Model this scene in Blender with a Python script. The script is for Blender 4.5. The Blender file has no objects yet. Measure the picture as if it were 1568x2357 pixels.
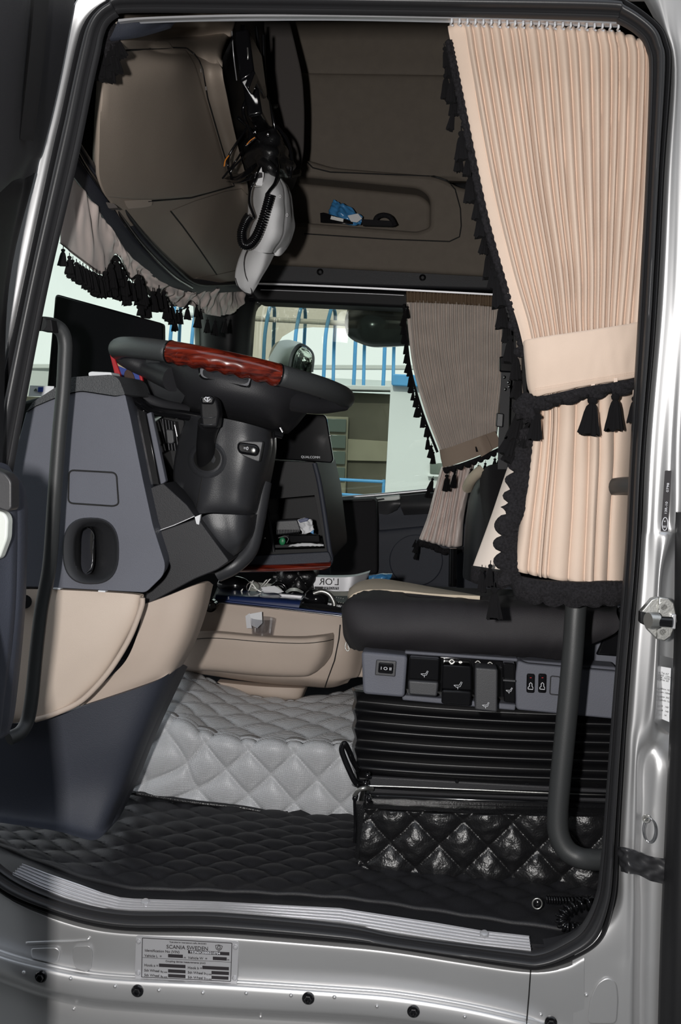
import bpy, bmesh, math, random
from mathutils import Vector, Matrix, noise
from mathutils.bvhtree import BVHTree
random.seed(7)
scn = bpy.context.scene
COL = scn.collection
PI = math.pi

# ---------------------------------------------------------------- camera
F = 2800.0                     # focal length in pixels of the 1568 x 2357 frame
CAM = Vector((0.0, -2.0, 2.0))
YAW, PITCH, ROLL = math.radians(5), math.radians(-4), math.radians(2.9)
ROT = Matrix.Rotation(YAW, 3, 'Z') @ Matrix.Rotation(PI/2 + PITCH, 3, 'X') @ Matrix.Rotation(ROLL, 3, 'Z')
cd = bpy.data.cameras.new('camera'); cam = bpy.data.objects.new('camera', cd); COL.objects.link(cam)
cam.matrix_world = Matrix.Translation(CAM) @ ROT.to_4x4()
cd.sensor_fit = 'VERTICAL'; cd.sensor_height = 36; cd.sensor_width = 24; cd.lens = F/2357*36
cd.clip_start = 0.05; cd.clip_end = 300
scn.camera = cam

# ---------------------------------------------------------------- light
scn.view_settings.view_transform = 'Standard'; scn.view_settings.look = 'None'
scn.view_settings.gamma = 1; scn.view_settings.use_curve_mapping = False
scn.view_settings.exposure = 0.0
wd = bpy.data.worlds.new('sky'); scn.world = wd; wd.use_nodes = True
nt = wd.node_tree; nt.nodes.clear()
tc = nt.nodes.new('ShaderNodeTexCoord'); sx = nt.nodes.new('ShaderNodeSeparateXYZ')
cr = nt.nodes.new('ShaderNodeValToRGB'); bg = nt.nodes.new('ShaderNodeBackground'); ow = nt.nodes.new('ShaderNodeOutputWorld')
nt.links.new(tc.outputs['Generated'], sx.inputs[0]); nt.links.new(sx.outputs['Z'], cr.inputs[0])
nt.links.new(cr.outputs[0], bg.inputs[0]); nt.links.new(bg.outputs[0], ow.inputs[0])
cr.color_ramp.elements[0].position = 0.0; cr.color_ramp.elements[0].color = (0.94, 0.95, 0.93, 1)
cr.color_ramp.elements[1].position = 0.9; cr.color_ramp.elements[1].color = (0.82, 0.89, 1.0, 1)
bg.inputs[1].default_value = 1.15
# daylight sun, low over an added wall behind the camera: it reaches the yard beyond, not the cab
sl_ = bpy.data.lights.new('sun', 'SUN'); sl_.energy = 1.6; sl_.angle = math.radians(2); sl_.color = (1.0, .97, .93)
sun = bpy.data.objects.new('sun', sl_); COL.objects.link(sun); sun.rotation_euler = (math.radians(55), 0, math.radians(-8))
# the camera's flash, held at the left of the upright camera
fl = bpy.data.lights.new('camera_flash', 'AREA'); fl.shape = 'RECTANGLE'; fl.size = 0.045; fl.size_y = 0.07
fl.energy = 42; fl.color = (1.0, 0.975, 0.95)
flash = bpy.data.objects.new('camera_flash', fl); COL.objects.link(flash)
flash.matrix_world = Matrix.Translation(CAM + Vector((-0.19, 0.0, 0.03))) @ ROT.to_4x4()

# ---------------------------------------------------------------- helpers
def lin(c): return tuple(((x/255)/12.92 if x/255 <= .04045 else ((x/255+.055)/1.055)**2.4) for x in c)
def ray(px, py): return ROT @ Vector(((px-784)/F, -(py-1178.5)/F, -1))
YO = [0.0]
def W(px, py, Y):                                   # a point of the plane Y as the photograph shows it
    Y = Y+YO[0]; d = ray(px, py); return CAM + d*((Y-CAM.y)/d.y)
def Zp(px, py, z):
    d = ray(px, py); return CAM + d*((z-CAM.z)/d.z)
def WX(px, py, X, ymin=.05):                         # a point of the plane X (the cab's front), kept inside the cab
    d = ray(px, py); q = CAM + d*((X-CAM.x)/d.x) if d.x < -1e-4 else None
    return W(px, py, ymin) if q is None or q.y < ymin else (W(px, py, 2.1) if q.y > 2.1 else q)
def P(p, Y=None): return p if isinstance(p, Vector) else (W(p[0], p[1], p[2]) if len(p) > 2 else W(p[0], p[1], Y))
def mpp(Y): return (Y+YO[0]-CAM.y)/F                      # metres per pixel there

MATS = {}
def mat(name, col, rough=.5, metal=0., bump=0., bscale=400., spec=.5, coat=0., var=0., vscale=8., sheen=0., distort=0.):
    if name in MATS: return MATS[name]
    m = bpy.data.materials.new(name); m.use_nodes = True; n = m.node_tree; b = n.nodes['Principled BSDF']
    b.inputs['Base Color'].default_value = (*col, 1); b.inputs['Roughness'].default_value = rough
    b.inputs['Metallic'].default_value = metal; b.inputs['Specular IOR Level'].default_value = spec
    b.inputs['Coat Weight'].default_value = coat; b.inputs['Sheen Weight'].default_value = sheen
    t = n.nodes.new('ShaderNodeTexCoord')
    if var:
        no = n.nodes.new('ShaderNodeTexNoise'); no.inputs['Scale'].default_value = vscale; no.inputs['Detail'].default_value = 5
        r = n.nodes.new('ShaderNodeValToRGB')
        r.color_ramp.elements[0].position = .3; r.color_ramp.elements[1].position = .7
        r.color_ramp.elements[0].color = (*[x*(1-var) for x in col], 1); r.color_ramp.elements[1].color = (*[min(1, x*(1+var)) for x in col], 1)
        n.links.new(t.outputs['Object'], no.inputs[0]); n.links.new(no.outputs[0], r.inputs[0]); n.links.new(r.outputs[0], b.inputs['Base Color'])
    if bump:
        no = n.nodes.new('ShaderNodeTexNoise'); no.inputs['Scale'].default_value = bscale; no.inputs['Detail'].default_value = 3
        bp = n.nodes.new('ShaderNodeBump'); bp.inputs['Strength'].default_value = bump; bp.inputs['Distance'].default_value = .002
        n.links.new(t.outputs['Object'], no.inputs[0]); n.links.new(no.outputs[0], bp.inputs['Height']); n.links.new(bp.outputs[0], b.inputs['Normal'])
    MATS[name] = m; return m
def weave(name, col, rough, sc, strength, metal=0):
    m = mat(name, col, rough, metal); n = m.node_tree; b = n.nodes['Principled BSDF']
    t = n.nodes.new('ShaderNodeTexCoord'); hs = []
    mp = n.nodes.new('ShaderNodeMapping'); n.links.new(t.outputs['Object'], mp.inputs[0])
    for i, d in enumerate(('X', 'Z')):
        w = n.nodes.new('ShaderNodeTexWave'); w.bands_direction = d; w.inputs['Scale'].default_value = sc; n.links.new(mp.outputs[0], w.inputs[0]); hs.append(w)
    mu = n.nodes.new('ShaderNodeMath'); mu.operation = 'MULTIPLY'
    n.links.new(hs[0].outputs['Fac'], mu.inputs[0]); n.links.new(hs[1].outputs['Fac'], mu.inputs[1])
    bp = n.nodes.new('ShaderNodeBump'); bp.inputs['Strength'].default_value = strength; bp.inputs['Distance'].default_value = .002
    n.links.new(mu.outputs[0], bp.inputs['Height']); n.links.new(bp.outputs[0], b.inputs['Normal']); return m
def glassy(name, tint, refl=.06, rough=0.0):
    m = bpy.data.materials.new(name); m.use_nodes = True; n = m.node_tree; n.nodes.clear()
    o = n.nodes.new('ShaderNodeOutputMaterial'); tr = n.nodes.new('ShaderNodeBsdfTransparent'); g = n.nodes.new('ShaderNodeBsdfGlossy'); mx = n.nodes.new('ShaderNodeMixShader')
    tr.inputs[0].default_value = (*tint, 1); g.inputs['Roughness'].default_value = rough; mx.inputs[0].default_value = refl
    n.links.new(tr.outputs[0], mx.inputs[1]); n.links.new(g.outputs[0], mx.inputs[2]); n.links.new(mx.outputs[0], o.inputs[0])
    MATS[name] = m; return m
def wood():
    m = mat('red_wood', (.25, .02, .008), .22, coat=.8); n = m.node_tree; b = n.nodes['Principled BSDF']
    t = n.nodes.new('ShaderNodeTexCoord'); mp = n.nodes.new('ShaderNodeMapping'); mp.inputs['Scale'].default_value = (4, 30, 60)
    no = n.nodes.new('ShaderNodeTexNoise'); no.inputs['Scale'].default_value = 3; no.inputs['Detail'].default_value = 6; no.inputs['Distortion'].default_value = .6
    r = n.nodes.new('ShaderNodeValToRGB'); r.color_ramp.elements[0].position = .35; r.color_ramp.elements[1].position = .65
    r.color_ramp.elements[0].color = (.05, .005, .003, 1); r.color_ramp.elements[1].color = (.21, .022, .009, 1)
    n.links.new(t.outputs['Object'], mp.inputs[0]); n.links.new(mp.outputs[0], no.inputs[0]); n.links.new(no.outputs[0], r.inputs[0]); n.links.new(r.outputs[0], b.inputs['Base Color'])
    return m

def clean(o, smooth=True, ang=40):
    if smooth:
        o.data.shade_smooth()
        if ang < 180: o.data.set_sharp_from_angle(angle=math.radians(ang))
def attach(o, parent):
    if parent is not None:
        o.parent = parent
        if parent.type == 'EMPTY': o.matrix_parent_inverse = Matrix.Translation(-parent.location)
def obj(name, verts, faces, m, parent=None, bevel=0, seg=3, smooth=True, ang=40, sub=0):
    me = bpy.data.meshes.new(name); me.from_pydata([tuple(v) for v in verts], [], faces); me.validate()
    bm = bmesh.new(); bm.from_mesh(me); bmesh.ops.recalc_face_normals(bm, faces=bm.faces); bm.to_mesh(me); bm.free()
    o = bpy.data.objects.new(name, me); COL.objects.link(o); me.materials.append(MATS[m] if isinstance(m, str) else m)
    clean(o, smooth, ang); attach(o, parent)
    if bevel:
        b = o.modifiers.new('bevel', 'BEVEL'); b.width = bevel; b.segments = seg; b.limit_method = 'ANGLE'; b.angle_limit = math.radians(35); b.harden_normals = False
    if sub:
        s = o.modifiers.new('sub', 'SUBSURF'); s.levels = sub; s.render_levels = sub
    return o
def tag(o, label=None, cat=None, group=None, kind=None):
    for k, v in (('label', label), ('category', cat), ('group', group), ('kind', kind)):
        if v: o[k] = v
    return o
def thing(name, label, cat, at, group=None):
    e = bpy.data.objects.new(name, None); COL.objects.link(e); e.location = P(at); e.empty_display_size = .05
    return tag(e, label, cat, group)
def struct(o): o['kind'] = 'structure'; return o

def rnd(poly, r, n=5):                               # round the corners of a pixel polygon
    out = []; N = len(poly)
    for i in range(N):
        p = Vector(poly[i][:2]); a = Vector(poly[i-1][:2]); b = Vector(poly[(i+1) % N][:2])
        rr = r[i] if isinstance(r, (list, tuple)) else r
        da, db = (a-p), (b-p); la, lb = da.length, db.length
        k = min(rr, la*.48, lb*.48)
        if k < .5: out.append(tuple(poly[i])); continue
        s, e = p+da/la*k, p+db/lb*k
        Y = poly[i][2:] 
        for j in range(n+1):
            t = j/n; q = s*(1-t)**2 + p*2*t*(1-t) + e*t*t
            out.append((q.x, q.y) + tuple(Y))
    return out
def oval(cx, cy, rx, ry, n=32, pw=2.0, rot=0):
    o = []
    for i in range(n):
        a = 2*PI*i/n; c, s = math.cos(a), math.sin(a)
        x = rx*math.copysign(abs(c)**(2/pw), c); y = ry*math.copysign(abs(s)**(2/pw), s)
        o.append((cx + x*math.cos(rot)-y*math.sin(rot), cy + x*math.sin(rot)+y*math.cos(rot)))
    return o
def prism(name, poly, Y, th, m, parent=None, bevel=.003, r=0, seg=3, vec=None, scale=1.0, ang=40):
    """polygon seen in the photograph at depth Y, extruded th metres away (or along vec)"""
    if r: poly = rnd(poly, r)
    a = [P(p, Y) for p in poly]; v = Vector(vec) if vec else Vector((0, th, 0)); n = len(a)
    c = sum(a, Vector())/n
    b = [c + (p-c)*scale + v for p in a]
    faces = [list(range(n)), list(range(2*n-1, n-1, -1))] + [[i, (i+1) % n, n+(i+1) % n, n+i] for i in range(n)]
    return obj(name, a+b, faces, m, parent, bevel, seg, ang=ang)
def cr1(p, t):                                       # Catmull-Rom through a list, t in 0..1
    n = len(p)-1
    if n == 0: return p[0]
    x = min(max(t*n, 0), n-1e-9); i = int(x); f = x-i
    p1, p2 = p[i], p[i+1]; p0 = p[i-1] if i > 0 else p1*2-p2; p3 = p[i+2] if i+2 <= n else p2*2-p1
    return .5*((2*p1) + (p2-p0)*f + (2*p0-5*p1+4*p2-p3)*f*f + (3*p1-p0-3*p2+p3)*f**3)
def lr1(p, t):
    n = len(p)-1; x = min(max(t*n, 0), n-1e-9); i = int(x); return p[i].lerp(p[i+1], x-i)
def loft(name, rows, m, parent=None, nu=8, nv=8, disp=None, th=.004, linear=False, tv=(0, 1, 0), ang=60, bevel=0, mode='n'):
    """surface through rows of points; u along a row, v across rows; disp(u,v) metres towards the viewer"""
    fn = lr1 if linear else cr1
    R = [[P(p) for p in r] for r in rows]
    NU = nu*(len(R[0])-1)+1; NV = nv*(len(R)-1)+1
    L = [[fn(r, i/(NU-1)) for i in range(NU)] for r in R]
    G = [[fn([L[k][i] for k in range(len(R))], j/(NV-1)) for i in range(NU)] for j in range(NV)]
    if disp and not linear:
        def remap(lens):
            s = [0]
            for q in lens: s.append(s[-1]+q)
            T = s[-1] or 1; N_ = len(s); out = []; j = 0
            for i in range(N_):
                t = T*i/(N_-1)
                while j < N_-2 and s[j+1] < t: j += 1
                out.append((j + (t-s[j])/max(1e-12, s[j+1]-s[j]))/(N_-1))
            return out
        mu = remap([sum((G[j][i+1]-G[j][i]).length for j in range(0, NV, 3)) for i in range(NU-1)])
        mv = remap([sum((G[j+1][i]-G[j][i]).length for i in range(0, NU, 3)) for j in range(NV-1)])
        L = [[fn(r, t) for t in mu] for r in R]
        G = [[fn([L[k][i] for k in range(len(R))], t) for i in range(NU)] for t in mv]
    if disp:
        H = []
        for j in range(NV):
            row = []
            for i in range(NU):
                du = G[j][min(i+1, NU-1)]-G[j][max(i-1, 0)]; dv = G[min(j+1, NV-1)][i]-G[max(j-1, 0)][i]
                n = du.cross(dv)
                n = n.normalized() if n.length > 1e-12 else Vector((0, -1, 0))
                if mode == 'y': n = Vector((0, -1, 0))
                elif n.dot(CAM-G[j][i]) < 0: n = -n
                row.append(G[j][i] + n*disp(i/(NU-1), j/(NV-1)))
            H.append(row)
        G = H
    V = [p for r in G for p in r]; N = len(V); t = Vector(tv)*th
    Fc = [[j*NU+i, j*NU+i+1, (j+1)*NU+i+1, (j+1)*NU+i] for j in range(NV-1) for i in range(NU-1)]
    if th:
        V += [p+t for p in V]
        Fc += [[N+q for q in reversed(f)] for f in Fc]
        per = [i for i in range(NU)] + [j*NU+NU-1 for j in range(1, NV)] + [(NV-1)*NU+i for i in range(NU-2, -1, -1)] + [j*NU for j in range(NV-2, 0, -1)]
        Fc += [[per[k], N+per[k], N+per[(k+1) % len(per)], per[(k+1) % len(per)]] for k in range(len(per))]
    return obj(name, V, Fc, m, parent, bevel, ang=ang)
def sweep(pts, rad, n=12, closed=False, caps=True, up=None, shape=None):
    """verts, faces of a tube; rad number or f(t)"""
    N = len(pts); V = []; Fc = []; prev = None
    for i, p in enumerate(pts):
        if closed: T = pts[(i+1) % N]-pts[i-1]
        else: T = pts[min(i+1, N-1)]-pts[max(i-1, 0)]
        T = T.normalized() if T.length > 1e-12 else Vector((0, 0, 1))
        if prev is None: a = T.cross(Vector((0, 1, 0)));  a = a if a.length > .05 else T.cross(Vector((1, 0, 0)))
        else: a = prev - T*prev.dot(T)
        a.normalize(); prev = a; b = T.cross(a); t = i/max(1, N-1)
        for k in range(n):
            th = 2*PI*k/n; r = rad(t, th) if callable(rad) else rad
            V.append(p + (a*math.cos(th) + b*math.sin(th))*r)
    for i in range(N if closed else N-1):
        for k in range(n):
            j = (i+1) % N; Fc.append([i*n+k, i*n+(k+1) % n, j*n+(k+1) % n, j*n+k])
    if caps and not closed: Fc += [list(range(n-1, -1, -1)), [(N-1)*n+k for k in range(n)]]
    return V, Fc
def curve(pts, n, closed=False, Y=None):
    Q = [P(p, Y) for p in pts]
    if closed:
        M = len(Q); out = []
        for i in range(M):
            p0, p1, p2, p3 = Q[i-1], Q[i], Q[(i+1) % M], Q[(i+2) % M]
            for k in range(n):
                f = k/n; out.append(.5*((2*p1) + (p2-p0)*f + (2*p0-5*p1+4*p2-p3)*f*f + (3*p1-p0-3*p2+p3)*f**3))
        return out
    return [cr1(Q, i/(n*(len(Q)-1))) for i in range(n*(len(Q)-1)+1)]
def tube(name, pts, r, m, parent=None, n=12, sub=8, Y=None, closed=False, ang=60):
    V, Fc = sweep(curve(pts, sub, closed, Y), r, n, closed); return obj(name, V, Fc, m, parent, ang=ang)
def coil(name, pts, R, r, turns, m, parent=None, Y=None, n=6, steps=14):
    Q = [P(p, Y) for p in pts]; N = int(turns*steps); out = []; prev = None
    for i in range(N+1):
        t = i/N; p = cr1(Q, t); T = (cr1(Q, min(1, t+.01))-cr1(Q, max(0, t-.01))).normalized()
        a = T.cross(Vector((0, 1, 0))) if prev is None else prev-T*prev.dot(T)
        a.normalize(); prev = a; b = T.cross(a); w = 2*PI*turns*t
        out.append(p + (a*math.cos(w)+b*math.sin(w))*R)
    V, Fc = sweep(out, r, n); return obj(name, V, Fc, m, parent, ang=180)
def lathe(name, prof, at, axis, m, parent=None, n=24, ang=40, flat=None, bevel=0):
    """prof [(r, h)] about an axis through at"""
    ax = Vector(axis).normalized(); a = ax.cross(Vector((0, 0, 1))); a = a if a.length > .1 else ax.cross(Vector((1, 0, 0))); a.normalize(); b = ax.cross(a)
    c = P(at); V = []; Fc = []
    for (r, h) in prof:
        for k in range(n):
            th = 2*PI*k/n; V.append(c + ax*h + (a*math.cos(th)+b*math.sin(th))*max(r, 1e-5))
    for i in range(len(prof)-1):
        for k in range(n): Fc.append([i*n+k, i*n+(k+1) % n, (i+1)*n+(k+1) % n, (i+1)*n+k])
    Fc += [list(range(n)), [(len(prof)-1)*n+k for k in range(n)][::-1]]
    return obj(name, V, Fc, m, parent, ang=ang)
def box(name, lo, hi, m, parent=None, bevel=.003):
    x0, y0, z0 = lo; x1, y1, z1 = hi
    V = [(x, y, z) for x in (x0, x1) for y in (y0, y1) for z in (z0, z1)]
    return obj(name, V, [[0, 1, 3, 2], [4, 6, 7, 5], [0, 4, 5, 1], [2, 3, 7, 6], [0, 2, 6, 4], [1, 5, 7, 3]], m, parent, bevel)
def blob(name, at, rad, m, parent=None, n=20, dn=0.0, sc=3, rotm=None):
    bm = bmesh.new(); bmesh.ops.create_icosphere(bm, subdivisions=sc, radius=1); c = P(at); V = []
    for v in bm.verts:
        q = v.co.copy(); q *= 1+dn*noise.noise(q*2.3 + c*7)
        q = Vector((q.x*rad[0], q.y*rad[1], q.z*rad[2]))
        if rotm: q = rotm @ q
        V.append(c+q)
    Fc = [[v.index for v in f.verts] for f in bm.faces]; bm.free()
    return obj(name, V, Fc, m, parent, ang=180)
def merge(name, parts, m, parent=None, bevel=0, ang=50):
    V = []; Fc = []
    for v, f in parts:
        k = len(V); V += list(v); Fc += [[k+i for i in q] for q in f]
    return obj(name, V, Fc, m, parent, bevel, ang=ang)
def cut(o, cutter):
    """o minus cutter, applied; the cutter is removed"""
    b = o.modifiers.new('cut', 'BOOLEAN'); b.operation = 'DIFFERENCE'; b.solver = 'EXACT'; b.object = cutter
    while o.modifiers[0].name != 'cut': 
        o.modifiers.move(len(o.modifiers)-1, 0)
    others = [x for x in o.modifiers if x.name != 'cut']; st = [(x, x.show_viewport) for x in others]
    for x in others: x.show_viewport = False
    bpy.context.view_layer.update(); dg = bpy.context.evaluated_depsgraph_get()
    me = bpy.data.meshes.new_from_object(o.evaluated_get(dg)); old = o.data; nm = old.name
    o.modifiers.remove(b); o.data = me; bpy.data.meshes.remove(old); me.name = nm
    for x, s in st: x.show_viewport = s
    bpy.data.objects.remove(cutter); clean(o); return o
def cutter(poly, Y, depth, pre=.05):
    return prism('cutter', [W(x, y, Y)-Vector((0, pre, 0)) for x, y in poly], Y, depth+pre, 'groove', None, 0)
def bvh(o):
    bpy.context.view_layer.update(); dg = bpy.context.evaluated_depsgraph_get(); e = o.evaluated_get(dg); me = e.to_mesh()
    t = BVHTree.FromPolygons([o.matrix_world @ v.co for v in me.vertices], [tuple(p.vertices) for p in me.polygons]); e.to_mesh_clear(); return t
def on(t, px, py, off=.001, Y=1.0):                  # where the view through a pixel meets a built surface
    d = ray(px, py).normalized(); h = t.ray_cast(CAM, d)
    return h[0] - d*off if h[0] is not None else W(px, py, Y)
def seam(name, pts, t, r, m, parent, sub=6, closed=False, Y=1.0):
    dense = []; n = len(pts)
    for i in range(n if closed else n-1):
        a, b = pts[i], pts[(i+1) % n]
        k = max(1, int(math.hypot(b[0]-a[0], b[1]-a[1])/6))
        dense += [(a[0]+(b[0]-a[0])*j/k, a[1]+(b[1]-a[1])*j/k) for j in range(k)]
    if not closed: dense.append(pts[-1])
    V, Fc = sweep([on(t, x, y, 0, Y) for x, y in dense], r, 6, closed); return obj(name, V, Fc, m, parent, ang=180)
def patch(name, poly, t, th, m, parent=None, bevel=.0015, off=.0005, Y=1.0):
    """a flat-ish raised piece whose outline lies on a built surface"""
    a = [on(t, x, y, off+th, Y) for x, y in poly]; b = [on(t, x, y, 0, Y) for x, y in poly]; n = len(a)
    return obj(name, a+b, [list(range(n)), list(range(2*n-1, n-1, -1))] + [[i, (i+1) % n, n+(i+1) % n, n+i] for i in range(n)], m, parent, bevel)
def text(s, px, py, Y, hpx, m, parent, slope=0, flip=False, align='LEFT', up=0, th=.0004, sx=1.0, name='lettering', bold=0.0):
    c = bpy.data.curves.new('font', 'FONT'); c.body = s; c.size = hpx*mpp(Y)*1.4; c.extrude = th; c.align_x = align; c.offset = bold; c.resolution_u = 3
    f = bpy.data.objects.new('font', c); COL.objects.link(f); bpy.context.view_layer.update()
    me = bpy.data.meshes.new_from_object(f.evaluated_get(bpy.context.evaluated_depsgraph_get())); bpy.data.objects.remove(f); bpy.data.curves.remove(c); me.name = name
    o = bpy.data.objects.new(name, me); COL.objects.link(o); me.materials.clear(); me.materials.append(MATS[m])
    q = W(px+40, py+40*math.tan(math.radians(slope)), Y)-W(px, py, Y); sl = math.atan2(-q.z, q.x)
    e = Matrix.Translation(W(px, py, Y)) @ Matrix.Rotation(sl, 4, 'Y') @ Matrix.Rotation(PI/2, 4, 'X') @ Matrix.Rotation(math.radians(up), 4, 'Z') @ Matrix.Diagonal((-sx if flip else sx, 1, 1, 1))
    o.parent = parent
    if parent is not None and parent.type == 'EMPTY': o.matrix_parent_inverse = Matrix.Translation(parent.location).inverted()
    o.matrix_basis = e
    return o
def pillow(s, t, p, A, k=.5):
    a, b = (s+t)/p, (s-t)/p
    return A*(abs(math.sin(PI*a))*abs(math.sin(PI*b)))**k

# ---------------------------------------------------------------- materials
BLK = (.012, .012, .013)
mat('silver_paint', (.56, .56, .565), .40, metal=.72, bump=.02, bscale=900, var=.03, vscale=4)
mat('rubber', (.022, .022, .024), .42, bump=.05, bscale=300)
mat('rubber_dark', (.008, .008, .009), .5)
mat('alu', (.60, .60, .62), .34, metal=.6)
mat('rail_white', (.72, .74, .78), .3)
mat('groove', (.004, .004, .004), .7)
mat('black_plastic', (.009, .009, .010), .5, bump=.06, bscale=500, spec=.2)
mat('black_gloss', (.006, .006, .007), .12)
mat('dark_plastic', (.04, .041, .045), .42, bump=.1, bscale=650)
mat('column_plastic', (.034, .035, .039), .38, bump=.15, bscale=700)
mat('charcoal', (.022, .022, .025), .5, bump=.2, bscale=650, spec=.35)
mat('bar_paint', (.03, .032, .033), .48, bump=.1, bscale=700)
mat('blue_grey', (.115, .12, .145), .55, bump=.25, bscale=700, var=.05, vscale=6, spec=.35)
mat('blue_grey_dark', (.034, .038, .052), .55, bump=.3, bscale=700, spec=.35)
mat('grained', (.06, .062, .066), .5, bump=1.0, bscale=420)
mat('beige', (.57, .475, .40), .5, bump=.15, bscale=700, var=.03, spec=.3)
mat('beige_mid', (.51, .42, .355), .5, bump=.15, bscale=700, var=.03, spec=.3)
mat('lining', (.155, .13, .105), .8, bump=.2, bscale=500, var=.05, vscale=30)
mat('console', (.33, .275, .228), .55, bump=.2, bscale=600, var=.04, spec=.3)
mat('lining_dark', (.065, .056, .052), .8, bump=.2, bscale=400)
mat('curtain_cloth', (.70, .55, .445), .85, bump=.15, bscale=900, sheen=.1, var=.03, vscale=14)
mat('curtain_back', (.80, .70, .62), .8, bump=.1, bscale=900)
mat('curtain_grey', (.60, .52, .46), .5, bump=.1, bscale=900, sheen=.3, var=.08, vscale=20)
mat('curtain_header', (.20, .135, .085), .7, bump=.3, bscale=700)
mat('band_brown', (.36, .27, .21), .7, bump=.3, bscale=900)
mat('satin', (.82, .70, .65), .35, bump=.15, bscale=120, sheen=.2, var=.05, vscale=15)
mat('thread', (.014, .013, .015), .9, bump=1.0, bscale=600, spec=.25, var=.5, vscale=260)
mat('ribbon', (.7, .55, .45), .6)
mat('leather', (.011, .011, .012), .3, bump=.5, bscale=260, spec=.6)
mat('mat_black', (.013, .013, .015), .5, bump=.3, bscale=700, spec=.35)
weave('vinyl_silver', (.56, .57, .59), .36, 150, .55, metal=.25)
mat('seat_cloth', (.018, .017, .019), .9, bump=.6, bscale=900, sheen=.05, spec=.2)
mat('seat_side', (.027, .025, .028), .62, bump=.4, bscale=900, spec=.35)
mat('seat_beige', (.62, .53, .41), .9, bump=.5, bscale=700)
mat('bellows', (.005, .005, .006), .36, bump=.03, bscale=300, spec=.4)
mat('chrome', (.8, .8, .82), .12, metal=1)
mat('steel', (.5, .5, .48), .35, metal=.9, bump=.1, bscale=300)
mat('white_ink', (.75, .76, .8), .6)
mat('black_ink', (.015, .012, .015), .6)
mat('white_cap', (.86, .86, .87), .85, bump=.4, bscale=900)
mat('paper', (.75, .76, .78), .7)
mat('leather_rim', (.045, .048, .05), .42, bump=.3, bscale=600)
mat('screen', (.004, .004, .005), .1)
mat('badge_grey', (.16, .16, .17), .35)
mat('red', (.45, .012, .02), .4); mat('blue_pic', (.02, .05, .28), .4); mat('skin_dark', (.05, .022, .015), .7); mat('yellow_strip', (.5, .42, .25), .6)
mat('blue_plastic', (.06, .26, .55), .25, coat=.4); mat('blue_deep', (.015, .03, .11), .3, coat=.3)
mat('blue_paint', (.10, .36, .66), .5, var=.1, vscale=3)
mat('orange', (.8, .25, .02), .5); mat('green', (.02, .2, .08), .4)
mat('plate', (.52, .52, .54), .4, metal=.5)
mat('ext_wall', (.86, .87, .84), .85, bump=.2, bscale=20, var=.02, vscale=1)
mat('ext_brown', (.10, .09, .06), .8, var=.35, vscale=1.2)
mat('ext_stone', (.24, .22, .15), .8, var=.15, vscale=2)
mat('ext_pane', (.10, .12, .10), .15)
mat('ext_hall', (.80, .84, .82), .7, var=.02)
mat('ext_canopy', (.62, .62, .58), .5)
mat('asphalt', (.14, .14, .135), .9, bump=.5, bscale=60, var=.15, vscale=3)
mat('light_block', (.09, .09, .085), .9, var=.1, vscale=2)
mat('mirror_shell', (.5, .53, .5), .35)
mat('mirror', (.8, .82, .8), .02, metal=1)
mat('smoke_body', (.03, .036, .032), .2)
glassy('window_glass', (.88, .94, .90), .05)
glassy('smoked', (.80, .75, .68), .08)
glassy('clear_plastic', (.93, .93, .94), .14, .05)
wood()
# ================================================================ OUTSIDE
g = box('ground_yard', (-30, -20, -.2), (30, 40, 0), 'asphalt', None, 0); struct(g)
struct(box('wall_light_block', (-14, -5.6, 0), (14, -5.2, 7.0), 'light_block', None, 0))         # added out of view to keep sun and sky light off the cab
def ext(name, poly, Y, th, m, parent=None, bevel=0): return prism(name, poly, Y, th, m, parent, bevel)
def down(px, Y): p = W(px, 1000, Y); return Vector((p.x, Y, 0))
def ext_wall(name, x0, x1, ytop, Y, th, m, parent=None):
    a, b = W(x0, ytop, Y), W(x1, ytop, Y); z = (a.z+b.z)/2
    return box(name, (a.x, Y, 0), (b.x, Y+th, z), m, parent, 0)
t = thing('building', 'pale rendered annex with a blue coping seen through the far window', 'building', down(1000, 8.0))
ext_wall('wall', 899, 1420, 897, 8.0, 3.4, 'ext_wall', t)
a, b = W(902, 897, 7.95), W(1420, 897, 7.95); zt = (W(902, 897, 7.95).z+W(1420, 897, 7.95).z)/2
box('coping', (a.x, 7.93, zt-.01), (b.x, 11.45, zt+.085), 'blue_paint', t, .01)
q = prism('annex_window', [(990, 1065), (1030, 1067), (1030, 1092), (990, 1090)], 7.98, .05, 'ext_pane', t, .004)
prism('sill', [(985, 1092), (1032, 1094), (1032, 1099), (985, 1097)], 7.95, .05, 'ext_wall', t, .004)
text('ROLLLADEN', 979, 1101, 7.98, 4, 'red', t, 2.5) if False else None
# dark building behind, with a stone-coloured wall and glazed door
t = thing('building', 'dark weathered building front with grey ledge behind the blue railing', 'building', down(820, 11.5))
ext_wall('wall', 300, 905, 893, 11.5, 3, 'ext_brown', t)
prism('ledge', [(760, 885), (906, 888), (906, 899), (760, 896)], 11.3, .6, 'ext_canopy', t, .01)
prism('wall_panel', [(798, 1010), (893, 1016), (890, 1062), (796, 1060)], 11.46, .1, 'ext_stone', t, .005)
w = prism('glazed_door', [(738, 958), (802, 960), (795, 1150), (738, 1150)], 11.42, .1, 'ext_stone', t, .01)
for i in range(4):
    y0 = 963+i*37
    prism('pane', [(742, y0), (797-i, y0+2), (796-i, y0+32), (742, y0+30)], 11.38, .05, 'ext_pane', w, .004)
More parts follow.
